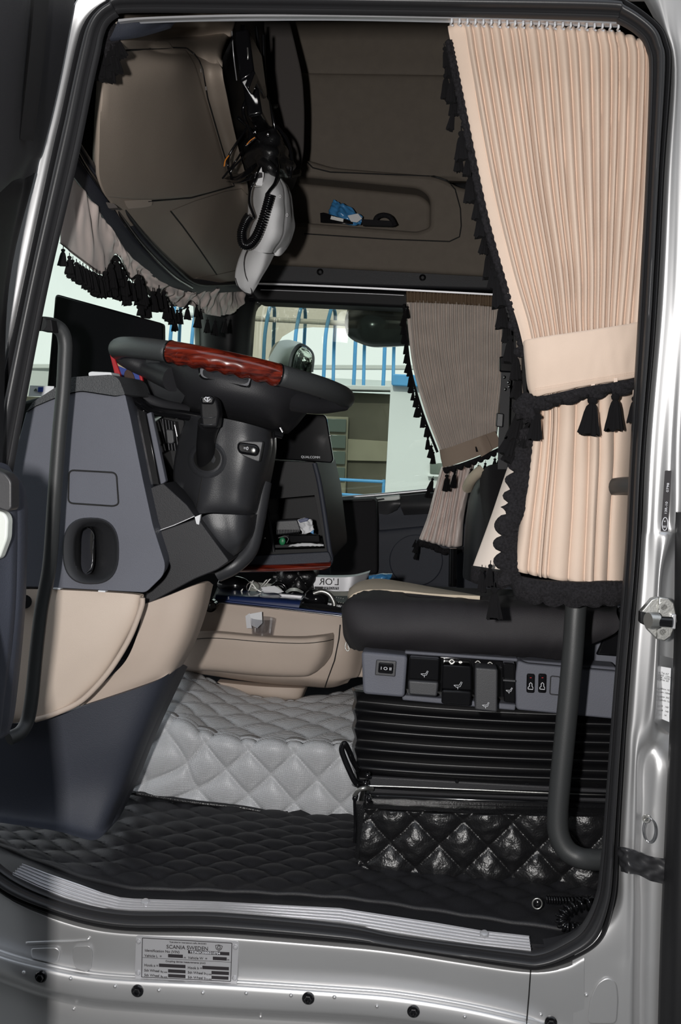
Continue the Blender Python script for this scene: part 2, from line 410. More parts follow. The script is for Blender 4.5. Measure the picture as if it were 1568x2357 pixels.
# pale hall with the glazed canopy
t = thing('building', 'long whitish hall far across the yard behind the blue hoops', 'building', down(600, 20))
ext_wall('wall', -420, 960, 846, 20, 4, 'ext_hall', t)
prism('roof_edge', [(-420, 836), (960, 840), (960, 850), (-420, 846)], 19.8, .3, 'ext_canopy', t, .01)
t2 = thing('low_wall', 'low grey boundary wall far behind the windshield', 'wall', down(60, 14))
a, b = W(-200, 840, 14), W(300, 840, 14)
box('wall', (a.x, 14, 0), (b.x, 14.3, a.z), 'ext_canopy', t2, 0); box('base', (a.x, 13.9, 0), (b.x, 14, a.z-.35), 'ext_brown', t2, 0)
# canopy: blue hoops with long purlins, each hoop a thing
HX = [(612, 700), (683, 704), (752, 708), (822, 712), (890, 716), (395, 690), (445, 694)]
for i, (hx, ty) in enumerate(HX):
    wh = ['leftmost blue steel hoop seen in the far side window', 'blue steel hoop directly left of the outside mirror top', 'blue steel hoop right of the outside mirror', 'blue steel hoop left of the tinted kerb mirror edge',
          'rightmost blue steel hoop under the kerb mirror', 'blue steel hoop seen through the windshield beside the screen', 'blue steel hoop seen through the windshield near the far pillar'][i]
    e = thing('canopy_hoop', wh, 'hoop', W(hx-8, 893, 12.0), 'blue hoops of the canopy')
    tube('post', [(hx-8, 893, 12.0), (hx-6, 850, 12.0), (hx-2, 770, 12.0), (hx+8, ty+12, 12.1), (hx+13, ty+2, 12.3), (hx+20, ty+18, 12.6), (hx+17, 800, 13.4), (hx+15, 888, 13.4)], .022, 'blue_paint', e, 8, 5)
e = thing('canopy_purlin', 'long grey purlin running across the blue hoops', 'beam', W(700, 740, 12.1))
tube('beam', [(380, 722, 12.1), (560, 732, 12.1), (940, 752, 12.1)], .03, 'ext_canopy', e, 8, 3)
# railing
e = thing('railing', 'low blue tubular railing in front of the dark building', 'railing', down(820, 10))
tube('rail', [(765, 1103, 10.2), (884, 1109, 10.2)], .016, 'blue_paint', e, 8, 1)
tube('rail', [(760, 1136, 10.2), (884, 1144, 10.2)], .014, 'blue_paint', e, 8, 1)
for x in (765, 884): tube('post', [W(x, 1104, 10.2), Vector((W(x, 1104, 10.2).x, 10.2, 0))], .016, 'blue_paint', e, 8, 1)
# outside mirror of the far door
e = thing('outside_mirror', 'pale outside mirror housing beyond the far window with reflecting glass', 'mirror', (660, 850, 2.55))
loft('shell', [[(622, 870, 2.6), (618, 828, 2.55), (632, 792, 2.55), (660, 782, 2.55), (692, 788, 2.55)],
               [(640, 875, 2.5), (640, 838, 2.45), (650, 806, 2.45), (670, 795, 2.45), (694, 792, 2.45)],
               [(662, 880, 2.5), (664, 840, 2.44), (672, 812, 2.42), (684, 796, 2.42), (700, 792, 2.42)]], 'mirror_shell', e, 8, 8, th=.02)
loft('rim', [[(662, 880, 2.44), (664, 840, 2.42), (672, 808, 2.41), (690, 790, 2.41), (712, 800, 2.41), (723, 820, 2.41), (720, 856, 2.41)],
             [(668, 880, 2.43), (670, 842, 2.40), (677, 812, 2.40), (691, 796, 2.40), (709, 804, 2.40), (719, 822, 2.40), (716, 856, 2.40)]], 'rubber', e, 6, 3, th=.02)
prism('mirror_glass', [(666, 880), (669, 842), (676, 812), (691, 795), (709, 803), (720, 822), (717, 858)], 2.43, .01, 'mirror', e, .002)
tube('bracket', [(620, 850, 2.5), (606, 862, 2.45), (590, 885, 2.35)], .02, 'mirror_shell', e, 8, 4)
e = thing('kerb_mirror', 'dark tinted kerb mirror hanging above the far window beside the curtain', 'mirror', (870, 700, 2.36))
loft('housing', [[(800, 712, 2.38), (850, 706, 2.34), (945, 720, 2.36)], [(794, 740, 2.36), (850, 738, 2.3), (945, 745, 2.34)],
                 [(799, 770, 2.37), (850, 784, 2.32), (945, 782, 2.36)], [(815, 784, 2.38), (860, 797, 2.36), (945, 794, 2.38)]], 'smoke_body', e, 8, 8, th=.05)
prism('stem', [(851, 700), (906, 702), (906, 724), (851, 722)], 2.33, .04, 'black_plastic', e, .004)

# ================================================================ BODY SHELL
OUT = [(300,-22),(243,0),(210,25),(187,57),(172,99),(153,182),(134,268),(112,360),(50,650),(-10,930),(-75,1250),(-110,1500),(-120,1750),(-80,1960),(0,2055),(107,2102),(265,2142),(500,2150),(784,2172),(921,2187),(1181,2229),(1253,2232),(1336,2204),(1392,2160),(1417,2077),(1425,2000),(1428,1900),(1447,1600),(1472,1300),(1486,1037),(1508,786),(1519,609),(1530,387),(1547,160),(1541,100),(1519,55),(1447,0),(1380,-18),(1000,-18),(600,-22)]
INN = [(300,24),(268,34),(246,52),(234,80),(226,120),(210,191),(190,290),(170,385),(108,650),(55,920),(0,1220),(-50,1480),(-60,1750),(-40,1930),(0,1998),(110,2058),(270,2098),(500,2103),(784,2128),(921,2154),(1180,2188),(1240,2192),(1296,2168),(1340,2135),(1372,2070),(1383,2000),(1392,1900),(1414,1600),(1439,1300),(1453,1037),(1468,786),(1478,609),(1488,420),(1497,170),(1490,110),(1470,78),(1425,50),(1380,42),(1000,32),(600,26)]
oc = curve(OUT, 8, True, 0.0); ic = curve(INN, 8, True, 0.0)
def ring(name, prof, m, parent=None):
    """closed strip between the two outlines of the doorway; prof [(t, y)]"""
    N = len(oc); V = []; Fc = []; K = len(prof)
    for i in range(N):
        for (t, y) in prof:
            p = ic[i].lerp(oc[i], t); V.append(p + Vector((0, y, 0)))
    for i in range(N):
        j = (i+1) % N
        for k in range(K): Fc.append([i*K+k, i*K+(k+1) % K, j*K+(k+1) % K, j*K+k])
    return obj(name, V, Fc, m, parent, ang=60)
prof = [(0, .012), (.04, .0), (.12, -.002), (.17, .004), (.22, .001)]
for k in range(9):
    a = PI*k/8; prof.append((.47-.21*math.cos(a), .0-.017*math.sin(a)))
prof += [(.70, .008), (.76, .008), (.80, -.002), (.86, -.006), (.93, -.003), (.97, .012)]
e = thing('door_seal', 'ribbed black rubber seal running all round the truck doorway', 'seal', W(700, 2160, 0))
ring('seal_strip', prof, 'rubber', e)
# jamb behind the seal, so that the wall has a thickness
struct(ring('wall_jamb', [(.75, .014), (.75, .045), (1.1, .045), (1.1, .014)], 'black_plastic'))
def band(name, idx, outer, m, nv=6, rows=None):
    """body panel from the doorway outline (points idx of OUT) out to a line, with rows of (t, y)"""
    R = []
    inn = [W(*OUT[i], 0.0) for i in idx]; ot = [P(p, 0.0) for p in outer]
    for (t, y) in rows: R.append([a.lerp(b, t) + Vector((0, y, 0)) for a, b in zip(inn, ot)])
    return struct(loft(name, R, m, None, 8, nv, th=.012))
# front pillar, narrow strip
band('wall_front', [1,2,3,4,5,6,7,8,9,10,11,12,13], [(196,-60),(186,-20),(160,30),(148,75),(126,180),(106,268),(82,360),(14,650),(-50,930),(-115,1250),(-150,1500),(-160,1750),(-140,1960)], 'silver_paint', 5,
     [(-.1, .012), (0.02, .002), (.3, -.0025), (.65, -.0065), (.9, -.006), (1.0, .02)])
struct(prism('wall_top', [(-200,-500),(1900,-500),(1900,-12),(1420,-12),(1000,-14),(600,-18),(240,-14),(180,-60),(-200,-60)], .012, .03, 'silver_paint', None, 0))
# rear pillar: rounded flange, then recessed grooves, as the photo shows
def rp(y, xs, ys): return [(x, y, Y) for x, Y in zip(xs, ys)]
ZB = W(700, 2450, .03).z
Rr = [
 rp(-40, (1470,1500,1522,1545,1572,1610,1660), (.015,.0,-.003,-.0065,-.010,-.012,.02)),
 rp(60,  (1522,1530,1540,1552,1568,1600,1660), (.015,.0,-.003,-.0065,-.010,-.012,.02)),
 rp(160, (1546,1552,1558,1564,1575,1600,1660), (.015,.0,-.003,-.0065,-.010,-.012,.02)),
 rp(400, (1530,1538,1546,1556,1570,1600,1660), (.015,.0,-.003,-.0065,-.010,-.012,.02)),
 rp(700, (1514,1523,1533,1546,1562,1598,1660), (.015,.0,-.003,-.0065,-.010,-.012,.02)),
 rp(1000,(1488,1498,1508,1524,1545,1572,1640), (.015,.001,-.002,-.006,-.006,-.012,.02)),
 rp(1200,(1480,1488,1498,1512,1540,1566,1640), (.015,.001,-.002,-.006,-.004,-.012,.02)),
 rp(1240,(1476,1484,1494,1512,1540,1566,1640), (.015,.002,-.0015,-.007,-.010,.03,.05)),
 rp(1330,(1470,1478,1490,1508,1522,1540,1640), (.015,.002,-.0015,-.0065,-.010,.035,.05)),
 rp(1500,(1456,1465,1476,1498,1515,1535,1640), (.015,.002,-.0015,-.0075,-.012,.035,.05)),
 rp(1640,(1446,1455,1466,1484,1508,1532,1640), (.015,.002,-.0015,-.0075,-.012,.035,.05)),
 rp(1700,(1441,1449,1458,1472,1498,1532,1640), (.015,.002,-.0015,-.0065,-.002,.02,.05)),
 rp(1760,(1438,1446,1455,1466,1482,1530,1640), (.015,.001,-.003,-.007,.010,-.006,.03)),
 rp(1860,(1432,1440,1450,1464,1480,1524,1640), (.015,.001,-.003,-.007,.008,-.006,.03)),
 rp(1990,(1425,1433,1446,1460,1474,1520,1640), (.015,.001,-.003,-.007,.007,-.006,.03)),
 rp(2080,(1418,1430,1444,1460,1476,1516,1640), (.015,.001,-.003,-.007,.006,-.006,.03)),
 rp(2150, (1372,1402,1438,1458,1476,1514,1640), (.004,.0,-.003,-.007,.006,-.006,.03)),
 rp(2200, (1322,1370,1432,1457,1475,1513,1640), (.0,-.001,-.002,-.007,.006,-.006,.03)),
 rp(2260, (1320,1366,1425,1455,1474,1512,1640), (.0,-.001,-.002,-.006,.006,-.006,.03)),
 rp(2460, (1320,1366,1420,1450,1474,1510,1640), (.0,-.001,.0,-.004,.006,-.004,.03))]
pil = struct(loft('wall_rear_pillar', Rr, 'silver_paint', None, 6, 6, th=.02)); PIL = bvh(pil)
xr = W(1640, 1200, .03).x
struct(box('wall_near_side', (xr-.02, .035, ZB), (1.16, .06, 3.42), 'silver_paint', None, 0))
struct(box('wall_near_top', (-1.0, .03, W(800, -200, 0).z), (1.16, .05, 3.44), 'silver_paint', None, 0))
struct(box('wall_skirt', (-.95, .06, .55), (1.16, .10, ZB+.03), 'silver_paint', None, 0))
# sill panel below the doorway, flange with bolts, lower panel
def offs(f): return [f(x) for x in XS]
XS = [-160, -60, 30, 107, 200, 300, 500, 784, 921, 1080, 1220, 1300, 1345]
top = lambda x: [(-160,1960),(-60,2010),(30,2068),(107,2102),(200,2130),(300,2143),(500,2150),(784,2172),(921,2187),(1080,2212),(1220,2231),(1300,2222),(1345,2200)]
T = dict(top(0))
mid = {-160:2150,-60:2175,30:2205,107:2225,200:2243,300:2252,500:2262,784:2280,921:2292,1080:2318,1220:2350,1300:2375,1345:2390}
low = {-160:2190,-60:2215,30:2248,107:2275,200:2295,300:2305,500:2318,784:2333,921:2345,1080:2366,1220:2396,1300:2420,1345:2435}
RS = [[(x, T[x]-8, .012) for x in XS], [(x, T[x]+4, .0) for x in XS], [(x, T[x]+14, -.004) for x in XS],
      [(x, (T[x]+mid[x])/2, -.002) for x in XS], [(x, mid[x]-10, .002) for x in XS], [(x, mid[x], -.010) for x in XS], [(x, mid[x]+8, -.022) for x in XS],
      [(x, low[x]-4, -.024) for x in XS], [(x, low[x]+6, -.012) for x in XS], [(x, low[x]+14, .03) for x in XS], [(x, low[x]+60, .03) for x in XS], [(x, low[x]+260, .035) for x in XS]]
RS = [[(p[0], p[1], p[2] if p[0] < 1300 or k > 8 else max(p[2], -.004)) for p in r] for k, r in enumerate(RS)]
sil = struct(loft('wall_sill', RS, 'silver_paint', None, 6, 4, th=.02)); SIL = bvh(sil)
# pressed shapes on the sill
struct(patch('trim_1', rnd([(70,2182),(130,2180),(140,2190),(135,2214),(118,2217),(72,2206)], 9), SIL, .006, 'silver_paint', None, .005))
struct(patch('trim_2', rnd([(168,2178),(207,2177),(213,2190),(211,2228),(200,2238),(176,2232),(167,2210)], 10), SIL, .006, 'silver_paint', None, .005))
struct(seam('trim_3', [(60,2170),(110,2168),(170,2166),(202,2163),(207,2157)], SIL, .003, 'silver_paint', None))
struct(seam('trim_4', [(1222,2232),(1218,2290),(1212,2360)], SIL, .0012, 'groove', None))
struct(patch('trim_5', rnd([(1352,2357),(1358,2300),(1375,2262),(1400,2248),(1420,2262),(1424,2300),(1420,2357)], 14), PIL, .004, 'silver_paint', None, .004))
bolts = [(95,2247,'flanged black bolt leftmost on the silver sill flange'),(317,2280,'flanged black bolt below the left end of the data plate'),(710,2297,'flanged black bolt at the middle of the silver sill flange'),(952,2327,'flanged black bolt right of the middle of the sill flange'),(1268,2352,'flanged black bolt at the lower frame edge near the rear pillar')]
for x, y, lb in bolts:
    p = on(SIL, x, y, 0); tt = thing('bolt', lb, 'bolt', p, 'black bolts along the sill flange')
    lathe('flange', [(.0105, .001), (.0105, -.003), (.009, -.0045)], p, (0, 1, 0), 'black_gloss', tt, 20)
    lathe('bolt_head', [(.0065, -.003), (.0065, -.009), (.0055, -.0105), (.003, -.0105), (.0028, -.007)], p, (0, 1, 0), 'black_gloss', tt, 6)
dm = []
for x, y in [(55,2238),(163,2252),(265,2270),(366,2279),(467,2285),(567,2286),(670,2291),(770,2295),(868,2316),(1070,2340),(170,2322),(600,2340),(1245,2335),(1392,2320),(1350,2290)]:
    p = on(SIL if x < 1340 else PIL, x, y, 0); bm = bmesh.new(); bmesh.ops.create_icosphere(bm, subdivisions=2, radius=.0035)
    dm.append(([p+v.co for v in bm.verts], [[v.index for v in f.verts] for f in bm.faces])); bm.free()
struct(merge('trim_6', dm, 'silver_paint'))
# ---- data plate
PY = -.0045
e = thing('data_plate', 'riveted silver manufacturer data plate on the sill below the doorway', 'plate', W(430, 2258, PY))
pl_ = prism('plate', [(313,2153),(550,2166),(546,2264),(310,2252)], PY, .0012, 'plate', e, .0003, 6)
def edge(a, b, w): 
    a, b = Vector(a), Vector(b); n = (b-a).normalized(); n = Vector((-n.y, n.x))*w/2
    return [tuple(a+n), tuple(b+n), tuple(b-n), tuple(a-n)]
fr = [(328,2159),(534,2171),(531,2259),(326,2249)]; mm = []
for i in range(4):
    q = [P(p, PY-.0004) for p in edge(fr[i], fr[(i+1) % 4], 1.6)]; mm.append((q, [[0,1,2,3]]))
q = [P(p, PY-.0004) for p in edge((328,2204),(533,2215), .8)]; mm.append((q, [[0,1,2,3]]))
merge('border', mm, 'black_ink', pl_)
SL = 3.0
def fld(x0, y0, x1, h=7.5):
    s = math.tan(math.radians(SL)); return [(x0,y0),(x1,y0+(x1-x0)*s),(x1,y0+(x1-x0)*s+h),(x0,y0+h)]
for a in [(433,2187,528),(387,2196,421),(490,2202,522),(366,2218,427),(466,2223,527),(387,2231,427),(487,2235,527),(387,2242,427),(487,2246,526)]:
    prism('field', fld(*a), PY-.0004, .0004, 'black_ink', pl_, 0)
def pt(s, x, y, h, sx=1, mt='black_ink', d=.0006): text(s, x, y, PY-d, h, mt, pl_, SL, sx=sx)
pt('SCANIA SWEDEN', 383, 2183, 9.5, .98); pt('Type plate for international traffic (96/53/EC)', 390, 2169.5, 3.2, 1.1)
pt('Identification No (VIN)', 333, 2190, 6.2, 1.05); pt('YS2R6X20005310704', 437, 2193.4, 5.6, 1.06, 'white_ink', .0009)
pt('Vehicle L  =', 333, 2202, 6.2); pt('m', 423, 2206, 5); pt('Vehicle W  =', 433, 2207, 6.2); pt('m', 523, 2211, 5)
pt('Coupling device measurements (mm)', 381, 2214, 4.4, 1.05)
pt('Hook a =', 332, 2224, 6.4); pt('Hook b =', 432, 2230, 6.4)
pt('5th Wheel a', 332, 2236, 6.2); pt('5th Wheel b', 432, 2241, 6.2); pt('5th Wheel a', 332, 2247, 6.2); pt('5th Wheel b', 432, 2252, 6.2)
for x, y in [(373,2239),(373,2250),(475,2244),(475,2255)]: pt('η min', x, y, 4)
eb = oval(504, 2181, 8, 6.5, 24, 2.6)
V, Fc = sweep([W(x, y, PY-.0006) for x, y in [(496,2176),(504,2175),(512,2178),(510,2184),(504,2189),(498,2184)]], .0006, 6, True)
V2, F2 = sweep([W(x, y, PY-.0006) for x, y in oval(504, 2181, 3, 4, 12)], .0006, 6, True)
merge('emblem', [(V, Fc), (V2, F2)], 'black_ink', pl_)
for x, y in [(319,2167),(542,2180),(318,2239),(540,2251)]:
    lathe('rivet', [(.0042, .001), (.0042, -.001), (.003, -.0026), (.001, -.003)], W(x, y, PY-.0004), (0, 1, 0), 'plate', e, 16)
# ---- threshold plate
so = [(30,2014),(90,2042),(150,2066),(210,2084),(265,2096),(300,2099),(500,2102),(784,2126),(1000,2160),(1110,2176),(1222,2188)]
si = [(56,1989),(110,2010),(180,2034),(235,2054),(280,2066),(310,2069),(500,2076),(784,2090),(1000,2123),(1110,2142),(1217,2154)]
e = thing('threshold_plate', 'ribbed aluminium threshold strip along the cab doorway sill', 'strip', W(620, 2110, .01))
def rib(u, v):
    return .0035*max(0, math.sin(v*PI*9.99))**.6 if False else (.004 if (v*9 % 2) < 1 else 0)
rows = []
for k in range(5):
    for s, h in ((0, .0), (.04, .004), (.18, .0062), (.36, .0062), (.5, .004), (.55, .0), (.97, .0)):
        v = (k+s)/5
        rows.append([W(a[0]+(b[0]-a[0])*v, a[1]+(b[1]-a[1])*v, .010+.026*v) + Vector((0, -h*.6, h*.8)) for a, b in zip(so, si)])
loft('ribbed_strip', rows, 'alu', e, 8, 1, th=.004, linear=True, tv=(0, 0, -1), ang=30)
for x, y in [(335,2078),(1115,2151)]:
    lathe('screw', [(.008, -.002), (.008, .002), (.006, .005), (.003, .0055)], W(x, y, .025), (0, -.45, .9), 'alu', e, 20)

# ---- things on the rear pillar
e = thing('type_sticker', 'narrow upright black approval sticker on the silver rear pillar', 'sticker', on(PIL, 1530, 1200, .002))
patch('sticker', [(1532,1083),(1546,1083),(1538,1223),(1522,1223)], PIL, .0006, 'black_ink', e, 0)
pS = on(PIL, 1532, 1160, .004); YS = min(on(PIL, x, y, .0).y for x in (1526, 1534, 1541) for y in (1090, 1130, 1180, 1215))-.0025
def vt(s, x, y, h, sx=1): text(s, x, y, YS, h, 'white_ink', e, 4.0, up=90, sx=sx, th=.0002)
prism('sticker_face', [(1531,1084),(1545.5,1084),(1537.5,1222),(1521.5,1222)], YS+.0004, .001, 'black_ink', e, 0)
vt('E', 1533, 1215, 6.5, 1.25); vt('4', 1533, 1202, 5); vt('13R-10', 1535, 1184, 5.2, 1.35); vt('0798', 1539, 1133, 5.2, 1.45)
V, Fc = sweep([W(x, y, YS) for x, y in oval(1531, 1206, 6.3, 15, 24, 2, .06)], .0006, 6, True); obj('ring_mark', V, Fc, 'white_ink', e)
e = thing('label_sheet', 'creased white printed service label stuck in the pillar recess', 'label', on(PIL, 1528, 1660, .002))
patch('backing', [(1519,1508),(1552,1516),(1548,1600),(1543,1690),(1506,1660),(1514,1600)], PIL, .0008, 'silver_paint', e, 0)
YL = min(on(PIL, x, y, 0).y for x in (1518, 1530, 1543) for y in (1540, 1600, 1650))-.002
prism('label_paper', [(1522,1534),(1545,1538),(1542,1605),(1541,1662),(1512,1650),(1519,1600)], YL, .0008, 'paper', e, 0)
for i, (x, y, s) in enumerate([(1522,1550,'Typ AT'),(1522,1556,'Nr. 13914'),(1522,1561,'K 10378'),(1522,1566,'Dat. 60'),(1521,1586,'Nenn 103'),(1521,1594,'Lm 1004093'),(1520,1604,'Impr 302'),(1520,1612,'Mode 132'),(1520,1626,'50   140'),(1520,1636,'50   140'),(1518,1645,'57   14')]):
    text(s, x, y, YL-.0005, 4, 'black_ink', e, 14, th=.0002)
e = thing('brand_strip', 'thin pale strip with dark blue capitals beside the pillar label', 'strip', W(1552, 1660, YL-.004))
prism('strip', [(1551,1522),(1558,1518),(1553,1690),(1545,1690)], YL-.003, .001, 'rail_white', e, 0)
text('VDO', 1553.5, 1666, YL-.0045, 6, 'blue_ink' if 'blue_ink' in MATS else 'blue_deep', e, 4, up=90, sx=1.7, th=.0002); text('VDO', 1557, 1590, YL-.0045, 6, 'blue_deep', e, 4, up=90, sx=1.7, th=.0002)
# striker
e = thing('door_striker', 'bright metal door striker with black sleeve on the rear pillar', 'striker', W(1520, 1480, -.03))
prism('side_plate', [(1476,1408),(1500,1380),(1517,1374),(1512,1472),(1490,1450)], -.035, .012, 'steel', e, .002, vec=(0, .02, 0))
prism('base_plate', [(1517,1374),(1540,1377),(1552,1388),(1560,1430),(1545,1466),(1530,1476),(1511,1472)], -.040, .012, 'steel', e, .002)
prism('edge_plate', [(1546,1414),(1558,1414),(1556,1449),(1545,1448)], -.05, .012, 'alu', e, .002)
prism('bracket', [(1474,1408),(1494,1414),(1502,1442),(1494,1444),(1473,1434)], -.05, .02, 'black_plastic', e, .002)
tube('sleeve', [(1500, 1429, -.062), (1546, 1432, -.062)], .0085, 'black_gloss', e, 16, 2)
lathe('pin_head', [(.0125, .004), (.0135, 0), (.0135, -.012), (.010, -.016)], W(1497, 1428, -.062), (-1, -.5, 0), 'steel', e, 20)
for x, y in [(1529,1398),(1526,1455)]:
    lathe('screw', [(.009, .002), (.009, -.0012), (.005, -.0012), (.0045, .0005)], W(x, y, -.0405), (0, 1, 0), 'steel', e, 20)
# split ring
e = thing('split_ring', 'small steel split ring hanging from a hole in the rear pillar', 'ring', W(1500, 1880, -.02))
for dx, dy in ((0, 0), (3, 3)): tube('wire_ring', [(1494+14*math.sin(a)+dx, 1910-27*math.cos(a)+dy, -.022-.004*math.sin(a)) for a in [2*PI*k/16 for k in range(16)]], .0009, 'chrome', e, 8, 3, closed=True)
lathe('hole_plug', [(.006, .004), (.006, -.002), (.004, -.003)], W(1502, 1878, .004), (0, 1, 0), 'black_plastic', e, 16)
lathe('eyelet', [(.0065, .003), (.0065, -.003), (.004, -.003), (.004, .003)], W(1488, 1884, -.018), (.4, 1, 0), 'steel', e, 16)
# black tape strap across the pillar
e = thing('tape_strap', 'crumpled black tape strap wrapped across the lower rear pillar', 'strap', W(1480, 1990, -.02))
loft('tape', [[(1422,1950,-.012),(1440,1952,-.03),(1462,1958,-.028),(1500,1972,-.02),(1545,1980,-.02)],
              [(1424,1970,-.012),(1442,1972,-.032),(1462,1984,-.030),(1500,1994,-.024),(1545,2005,-.02)],
              [(1430,2006,-.012),(1446,2010,-.032),(1470,2014,-.030),(1500,2028,-.024),(1545,2038,-.02)]], 'rubber', e, 8, 8, th=.003,
     disp=lambda u, v: .004*noise.noise(Vector((u*7, v*5, 2))))
# outer edge strip of the pillar
e = thing('edge_trim', 'long black rubber edge trim down the right side of the rear pillar', 'trim', W(1560, 2300, -.05))
loft('rubber_strip', [[(1560,1180,-.03),(1590,1180,-.06),(1700,1180,-.02)],[(1556,1500,-.03),(1590,1500,-.06),(1700,1500,-.02)],[(1546,1700,-.03),(1588,1700,-.06),(1700,1700,-.02)],
                      [(1532,2000,-.03),(1580,2000,-.06),(1700,2000,-.02)],[(1524,2200,-.03),(1575,2200,-.06),(1700,2200,-.02)],[(1516,2500,-.03),(1570,2500,-.06),(1700,2500,-.02)]], 'rubber_dark', e, 6, 6, th=.02)

# ---- the open door at the left edge, hinged at the front pillar
e = thing('open_door', 'dark open cab door seen edge-on at the left of the doorway', 'door', W(20, 1700, -.25))
loft('window_frame', [[(-300,-60,-.75),(20,-60,-.40),(60,-60,-.28),(112,-60,-.16),(168,-60,-.06)],
                      [(-300,180,-.75),(0,180,-.40),(40,180,-.28),(90,180,-.16),(122,180,-.06)],
                      [(-300,330,-.75),(-20,330,-.40),(30,330,-.28),(64,330,-.16),(86,330,-.06)],
                      [(-300,372,-.75),(-30,400,-.40),(20,392,-.28),(50,370,-.16),(74,360,-.06)],
                      [(-300,430,-.75),(-40,440,-.40),(0,424,-.28),(44,400,-.16),(68,390,-.06)]], 'charcoal', e, 8, 8, th=.03)
loft('felt_channel', [[(84,-60,-.255),(98,-60,-.235),(112,-60,-.215)],[(74,60,-.255),(88,60,-.235),(102,60,-.215)],[(62,180,-.26),(76,180,-.24),(90,180,-.22)],[(46,318,-.265),(58,320,-.245),(72,322,-.225)]], 'rubber_dark', e, 6, 8, th=.01)
tube('glass_edge', [(38,-60,-.34),(22,100,-.34),(8,200,-.34),(-2,300,-.34)], .0016, 'alu', e, 6, 4)
loft('door_body', [[(-300,420,-.75),(-40,420,-.4),(30,415,-.25),(44,400,-.15),(66,390,-.08)],
                   [(-300,650,-.75),(-60,650,-.4),(-10,650,-.25),(-6,650,-.15),(6,650,-.08)],
                   [(-300,1000,-.75),(-80,1000,-.4),(-40,1000,-.25),(-20,1000,-.15),(-8,1000,-.1)],
                   [(-300,1800,-.9),(-60,1800,-.75),(-26,1800,-.6),(-40,1800,-.3),(-30,1800,-.1)],
                   [(-300,2600,-.9),(-60,2600,-.75),(-26,2600,-.6),(-40,2600,-.3),(-30,2600,-.1)]], 'black_plastic', e, 6, 6, th=.03)
loft('armrest', [[(-200,1040,-.6),(-20,1065,-.42),(8,1085,-.38),(14,1100,-.34)],[(-200,1120,-.62),(-10,1125,-.46),(32,1130,-.42),(44,1140,-.36)],[(-200,1300,-.62),(-10,1300,-.46),(34,1300,-.42),(45,1300,-.36)],
                 [(-200,1450,-.62),(-10,1450,-.46),(28,1450,-.42),(38,1450,-.36)],[(-200,1640,-.6),(-14,1640,-.44),(8,1640,-.4),(18,1640,-.36)],[(-200,1700,-.6),(-20,1700,-.42),(-2,1700,-.38),(4,1700,-.34)]], 'blue_grey_dark', e, 8, 8, th=.03)
prism('grip_cap', [(-60,1060),(12,1090),(26,1108),(26,1170),(18,1178),(-60,1150)], -.475, .03, 'rubber', e, .006, 8)
prism('grip_insert', rnd([(-60,1160),(10,1180),(18,1195),(16,1240),(-2,1288),(-60,1300)], 10), -.475, .02, 'mirror_shell', e, .006)
# ================================================================ CAB SHELL
ZF = W(640, 2085, .03).z - .022          # cab floor level
struct(box('floor', (-1.5, .03, ZF-.06), (1.15, 2.42, ZF-.006), 'mat_black', None, 0))
struct(box('ceiling', (-1.7, .03, 3.42), (1.15, 2.5, 3.48), 'lining_dark', None, 0))
struct(box('wall_rear', (1.10, .03, ZF), (1.16, 2.45, 3.42), 'lining_dark', None, 0))
YF = 2.30
def rect_with_hole(name, outer, hole, Y, th, m):
    o = prism(name, outer, Y, th, m, None, 0); c = cutter(hole, Y, th+.1); return cut(o, c)
wf = rect_with_hole('wall_far', [(-150,20),(1700,20),(1700,1900),(-150,1900)],
    rnd([(584,692),(1180,716),(1150,1110),(600,1165),(562,1000)], [34,10,10,30,60]), 2.16, .06, 'black_plastic')
struct(wf)
# narrow cut: the far wall stops at the windshield
wf2 = cutter([(-400,-200),(490,-200),(492,700),(505,1060),(440,1080),(-400,1060)], 2.16, .5, .3)
cut(wf, wf2)
gl = struct(prism('window_1', [(560,675,2.235),(1185,700,2.235),(1160,1125,2.285),(590,1175,2.285),(545,1000,2.27)], 2.25, .004, 'window_glass', None, 0))
tube('window_seal', [(562,1000),(572,800),(580,712),(600,694),(640,694),(900,705),(1178,716)], .006, 'alu', gl, 8, 6, Y=2.165)
tube('window_sill_strip', [(745,1149),(860,1140),(1000,1127),(1150,1112)], .006, 'alu', gl, 8, 4, Y=2.155)
tube('window_sill_lip', [(740,1156),(860,1147),(1000,1133),(1150,1118)], .006, 'groove', gl, 8, 4, Y=2.15)
e = thing('wind_deflector', 'smoked plastic wind deflector along the top of the far window', 'deflector', W(640, 760, 2.32))
prism('tinted_blade', [(560,690),(1000,700),(1000,757),(800,756),(720,753),(680,757),(650,775),(632,800),(604,850),(570,1000),(540,1000)], 2.31, .004, 'smoked', e, 0)
# windshield
struct(obj('window_2', [(-.97, .04, 1.86), (-.97, 2.3, 1.86), (-.77, 2.3, 2.52), (-.77, .04, 2.52), (-.974, .04, 1.86), (-.974, 2.3, 1.86), (-.774, 2.3, 2.52), (-.774, .04, 2.52)], [[0,1,2,3],[7,6,5,4],[0,4,5,1],[1,5,6,2],[2,6,7,3],[3,7,4,0]], 'window_glass', None))
e = thing('far_pillar', 'black far windshield pillar between windshield and side window', 'pillar', W(520, 900, 2.1))
loft('pillar_trim', [[(455,680,2.2),(475,670,2.08),(540,670,2.05),(590,680,2.12)],[(458,760,2.2),(476,760,2.08),(530,770,2.05),(574,790,2.12)],[(462,1100,2.2),(478,1100,2.08),(520,1100,2.05),(566,1100,2.12)]], 'black_plastic', e, 8, 6, th=.05)
tube('pillar_edge', [(452,690,2.2),(456,790,2.2),(462,900,2.2)], .012, 'mirror_shell', e, 8, 4)

